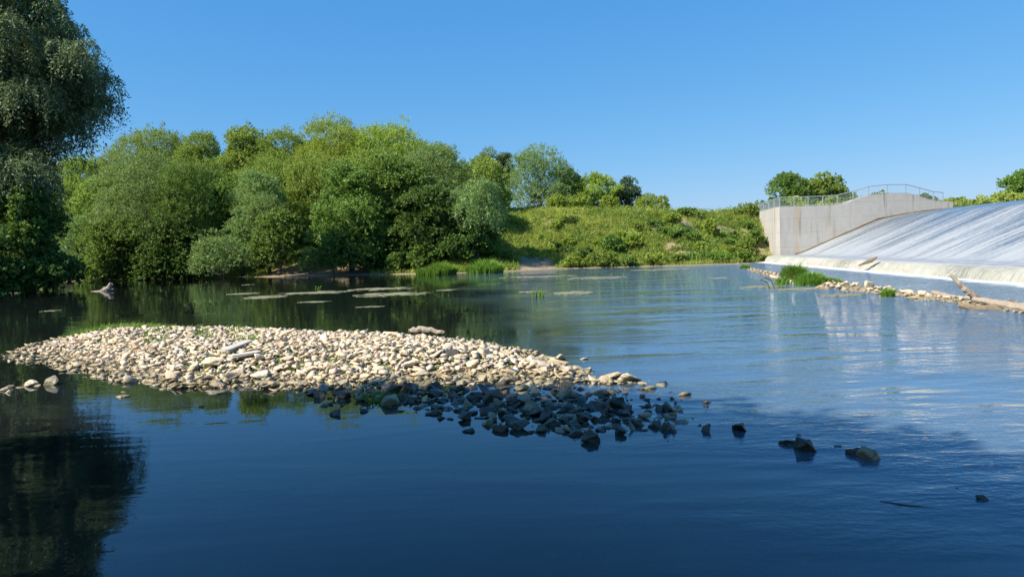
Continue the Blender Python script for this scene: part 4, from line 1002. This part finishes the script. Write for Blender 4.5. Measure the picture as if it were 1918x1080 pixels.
log('long weathered driftwood trunk running off the right edge past the stone ridge', [((1808, 557), 0), ((1850, 565), .6), ((1900, 574), 1.2), ((1960, 583), 2.)], [.06, .09, .12, .14], DRIFT, [(([(1906, 575), 1.2], [(1903, 564), 1.2]), [.06, .03]), (([(1822, 558), .2], [(1811, 550), .3], [(1820, 547), .3]), [.03, .02, .01])], D_=20.6)
log('bare straight branch sticking up out of the driftwood at an angle', [((1836, 563), .2), ((1812, 545), .2), ((1795, 530), .1), ((1780, 515), 0)], [.11, .09, .07, .05], DRIFT, D_=21.0)
log('pale driftwood log lying left of the raised branch on the end of the ridge', [((1746, 547), 0), ((1770, 555), .3), ((1805, 560), .5)], [.07, .12, .09], DRIFT, [(([(1748, 549), 0], [(1743, 543), 0]), [.04, .015])], D_=24.2)
log('wet half-sunk driftwood log in front of the long trunk', [((1796, 572), 0), ((1830, 577), .3), ((1879, 580), .5)], [.06, .11, .10], DRIFTD, [(([(1800, 573), .05], [(1798, 566), .0]), [.05, .02])], D_=20.2)
log('flat sunlit driftwood piece lying at the water behind the gravel bar', [((765, 619), 0), ((785, 617), .1), ((808, 619), .2), ((832, 623), .3)], [.05, .09, .07, .04], DRIFT, D_=17.6)
log('forked driftwood stump poking out of the pool at the left', [((193, 545), .0), ((201, 541), 0), ((209, 531), 0)], [.2, .2, .13], DRIFT, [(([(196, 545), .1], [(180, 546), .1], [(165, 547), .1]), [.10, .07, .03]), (([(203, 542), 0], [(213, 541), 0]), [.12, .06]), (([(196, 545), .1], [(192, 538), .1]), [.04, .01])])
# a branch caught on the sill
a_ = np.array([LIP0+LIPK*55-1.1, 55, .15]); 
def world_log(label, pts, rad, mat=DRIFTD):
    o0 = Vector(pts[0]); m = MB(); m.tube([Vector(p)-o0 for p in pts], rad, 7, .15); tag(m.build('driftwood', mat, loc=o0), label, 'driftwood')
S0 = atD(1609, 497, 47.5); S1 = atD(1632, 487, 46.); S2 = atD(1642, 482, 45.5)
world_log('dark branch caught on the sill of the weir', [tuple(S0), tuple(S1), tuple(S2)], [.05, .14, .06])
P_ = G(885, 508); 
# sunken shade branch near the front and twigs
world_log('thin dark submerged branch near the lower right of the water', [tuple(G(1648, 938, -.0)), tuple(G(1690, 944, .004)), tuple(G(1752, 952, -.002))], [.004, .007, .003], DARKR)
world_log('waterlogged brown root wad lying on the far shore before the concrete wall', [tuple(hit(1343, 492)), tuple(hit(1343, 492)+np.array([.6, 0, .25])), tuple(hit(1343, 492)+np.array([1.2, 0, .05]))], [.2, .3, .12], STAIN)

# ------------------------------------------------------------------ far side of the reservoir and distance
FARG = 'trees on the skyline beyond the weir'
tree('round_tree', 'loose-crowned tree standing left of the dense dome behind the railing', 'tree', 'blue', 1476, 140, 325, 62, .12, 330, 'maple', z0=5., leafs=1.6, trunk=True)
tree('round_tree', 'dense dome-shaped green tree on the skyline behind the railing', 'tree', 'maple', 1547, 142, 327, 84, .0, 360, 'locust', z0=5., leafs=1.6)
tree('round_tree', 'spreading tree on the far reservoir bank cut by the right edge', 'tree', 'maple', 1925, 128, 320, 96, .0, 330, 'maple', z0=5., leafs=1.5)
tree('bush', 'low green bush seen through the railing above the left shoulder of the wall hump', 'bush', 'maple', 1650, 90, 357, 34, .0, 330, 'locust', z0=5.3)
tree('bush', 'low green bush seen through the railing right of the wall hump', 'bush', 'maple', 1730, 92, 363, 40, .0, 330, 'maple', z0=5.3)
tree('bush', 'bush closing the view right behind the end of the wall', 'bush', 'maple', 1800, 116, 372, 60, .0, 330, 'locust', z0=5., dpt=3, leafs=1.3)
tree('bush', 'low olive bush on the far reservoir bank right of the wall end', 'bush', 'locust', 1845, 122, 370, 60, .0, 330, 'grass', z0=5., dpt=3, leafs=1.3)
tree('bush', 'low olive bush on the far reservoir bank beneath the spreading tree', 'bush', 'locust', 1890, 124, 362, 70, .0, 330, 'grass', z0=5., dpt=3, leafs=1.3)
for i, px in enumerate(range(1445, 1790, 38)):
    tree('bush', 'weedy bush showing between the bars of the railing', 'bush', 'locust', px, 98+(i % 3)*3, 371 if px < 1600 else 374, 52, .0, 260, 'grass' if i % 2 else 'maple', 'weedy bushes behind the railing', z0=5.0, leafs=1.3, dpt=3, trunk=False)
# a far roof behind the left bay of the railing
P_ = atD(1475, 372, 180); hz = P_[2]-5
root = tag(empty('house', (P_[0], 180, 5)), 'tiny far house of which only the orange roof shows above the railing', 'house')
m = MB(); m.box((0, 0, hz/2-.4), (3.4, 4, hz-.8)); m.build('wall', PLANK, root)
m = MB(); v = [m.bm.verts.new(c) for c in ((-1.9, -2.3, hz-.8), (1.9, -2.3, hz-.8), (1.9, 2.3, hz-.8), (-1.9, 2.3, hz-.8), (0, -2.3, hz+.6), (0, 2.3, hz+.6))]
for f in ((0, 1, 4), (1, 2, 5, 4), (2, 3, 5), (3, 0, 4, 5), (0, 3, 2, 1)): m.bm.faces.new([v[i] for i in f])
m.build('roof', plain('orange_roof', (.55, .22, .12), .8), root)

# ------------------------------------------------------------------ light
w = bpy.data.worlds.new('World'); sc.world = w; w.use_nodes = True; nt = w.node_tree; bg = nt.nodes['Background']
sky = nt.nodes.new('ShaderNodeTexSky'); sky.sky_type = 'NISHITA'; sky.sun_disc = False
sky.sun_elevation = ELEV; sky.sun_rotation = math.atan2(SUN.x, SUN.y); sky.air_density = 1.0; sky.dust_density = .3; sky.ozone_density = 2.5; sky.altitude = 0
hs = nt.nodes.new('ShaderNodeHueSaturation'); hs.inputs['Saturation'].default_value = 1.12; hs.inputs['Hue'].default_value = .5
nt.links.new(sky.outputs[0], hs.inputs['Color'])
sep = nt.nodes.new('ShaderNodeSeparateColor'); cmb = nt.nodes.new('ShaderNodeCombineColor'); nt.links.new(hs.outputs[0], sep.inputs[0])
for i, (g_, a_) in enumerate(((.93, .43), (.547, 1.183), (.35, 2.50))):       # colour response of the clear summer sky
    pw = nt.nodes.new('ShaderNodeMath'); pw.operation = 'POWER'; pw.inputs[1].default_value = g_; nt.links.new(sep.outputs[i], pw.inputs[0])
    ml = nt.nodes.new('ShaderNodeMath'); ml.operation = 'MULTIPLY'; ml.inputs[1].default_value = a_; nt.links.new(pw.outputs[0], ml.inputs[0]); nt.links.new(ml.outputs[0], cmb.inputs[i])
nt.links.new(cmb.outputs[0], bg.inputs[0]); bg.inputs[1].default_value = .1
sl = bpy.data.lights.new('sun', 'SUN'); sl.energy = 4.8; sl.angle = R(.53); sl.color = (1., .93, .82); so = bpy.data.objects.new('sun', sl); COL.objects.link(so)
so.rotation_euler = (-SUNV).to_track_quat('-Z', 'Y').to_euler()
vs = sc.view_settings; vs.view_transform = 'Standard'; vs.look = 'None'; vs.gamma = 1; vs.exposure = 0.9; vs.use_curve_mapping = False
cy = sc.cycles; cy.use_denoising = True; cy.max_bounces = 8; cy.transparent_max_bounces = 12; cy.diffuse_bounces = 3; cy.glossy_bounces = 3; cy.sample_clamp_indirect = 6; cy.caustics_reflective = False; cy.caustics_refractive = False
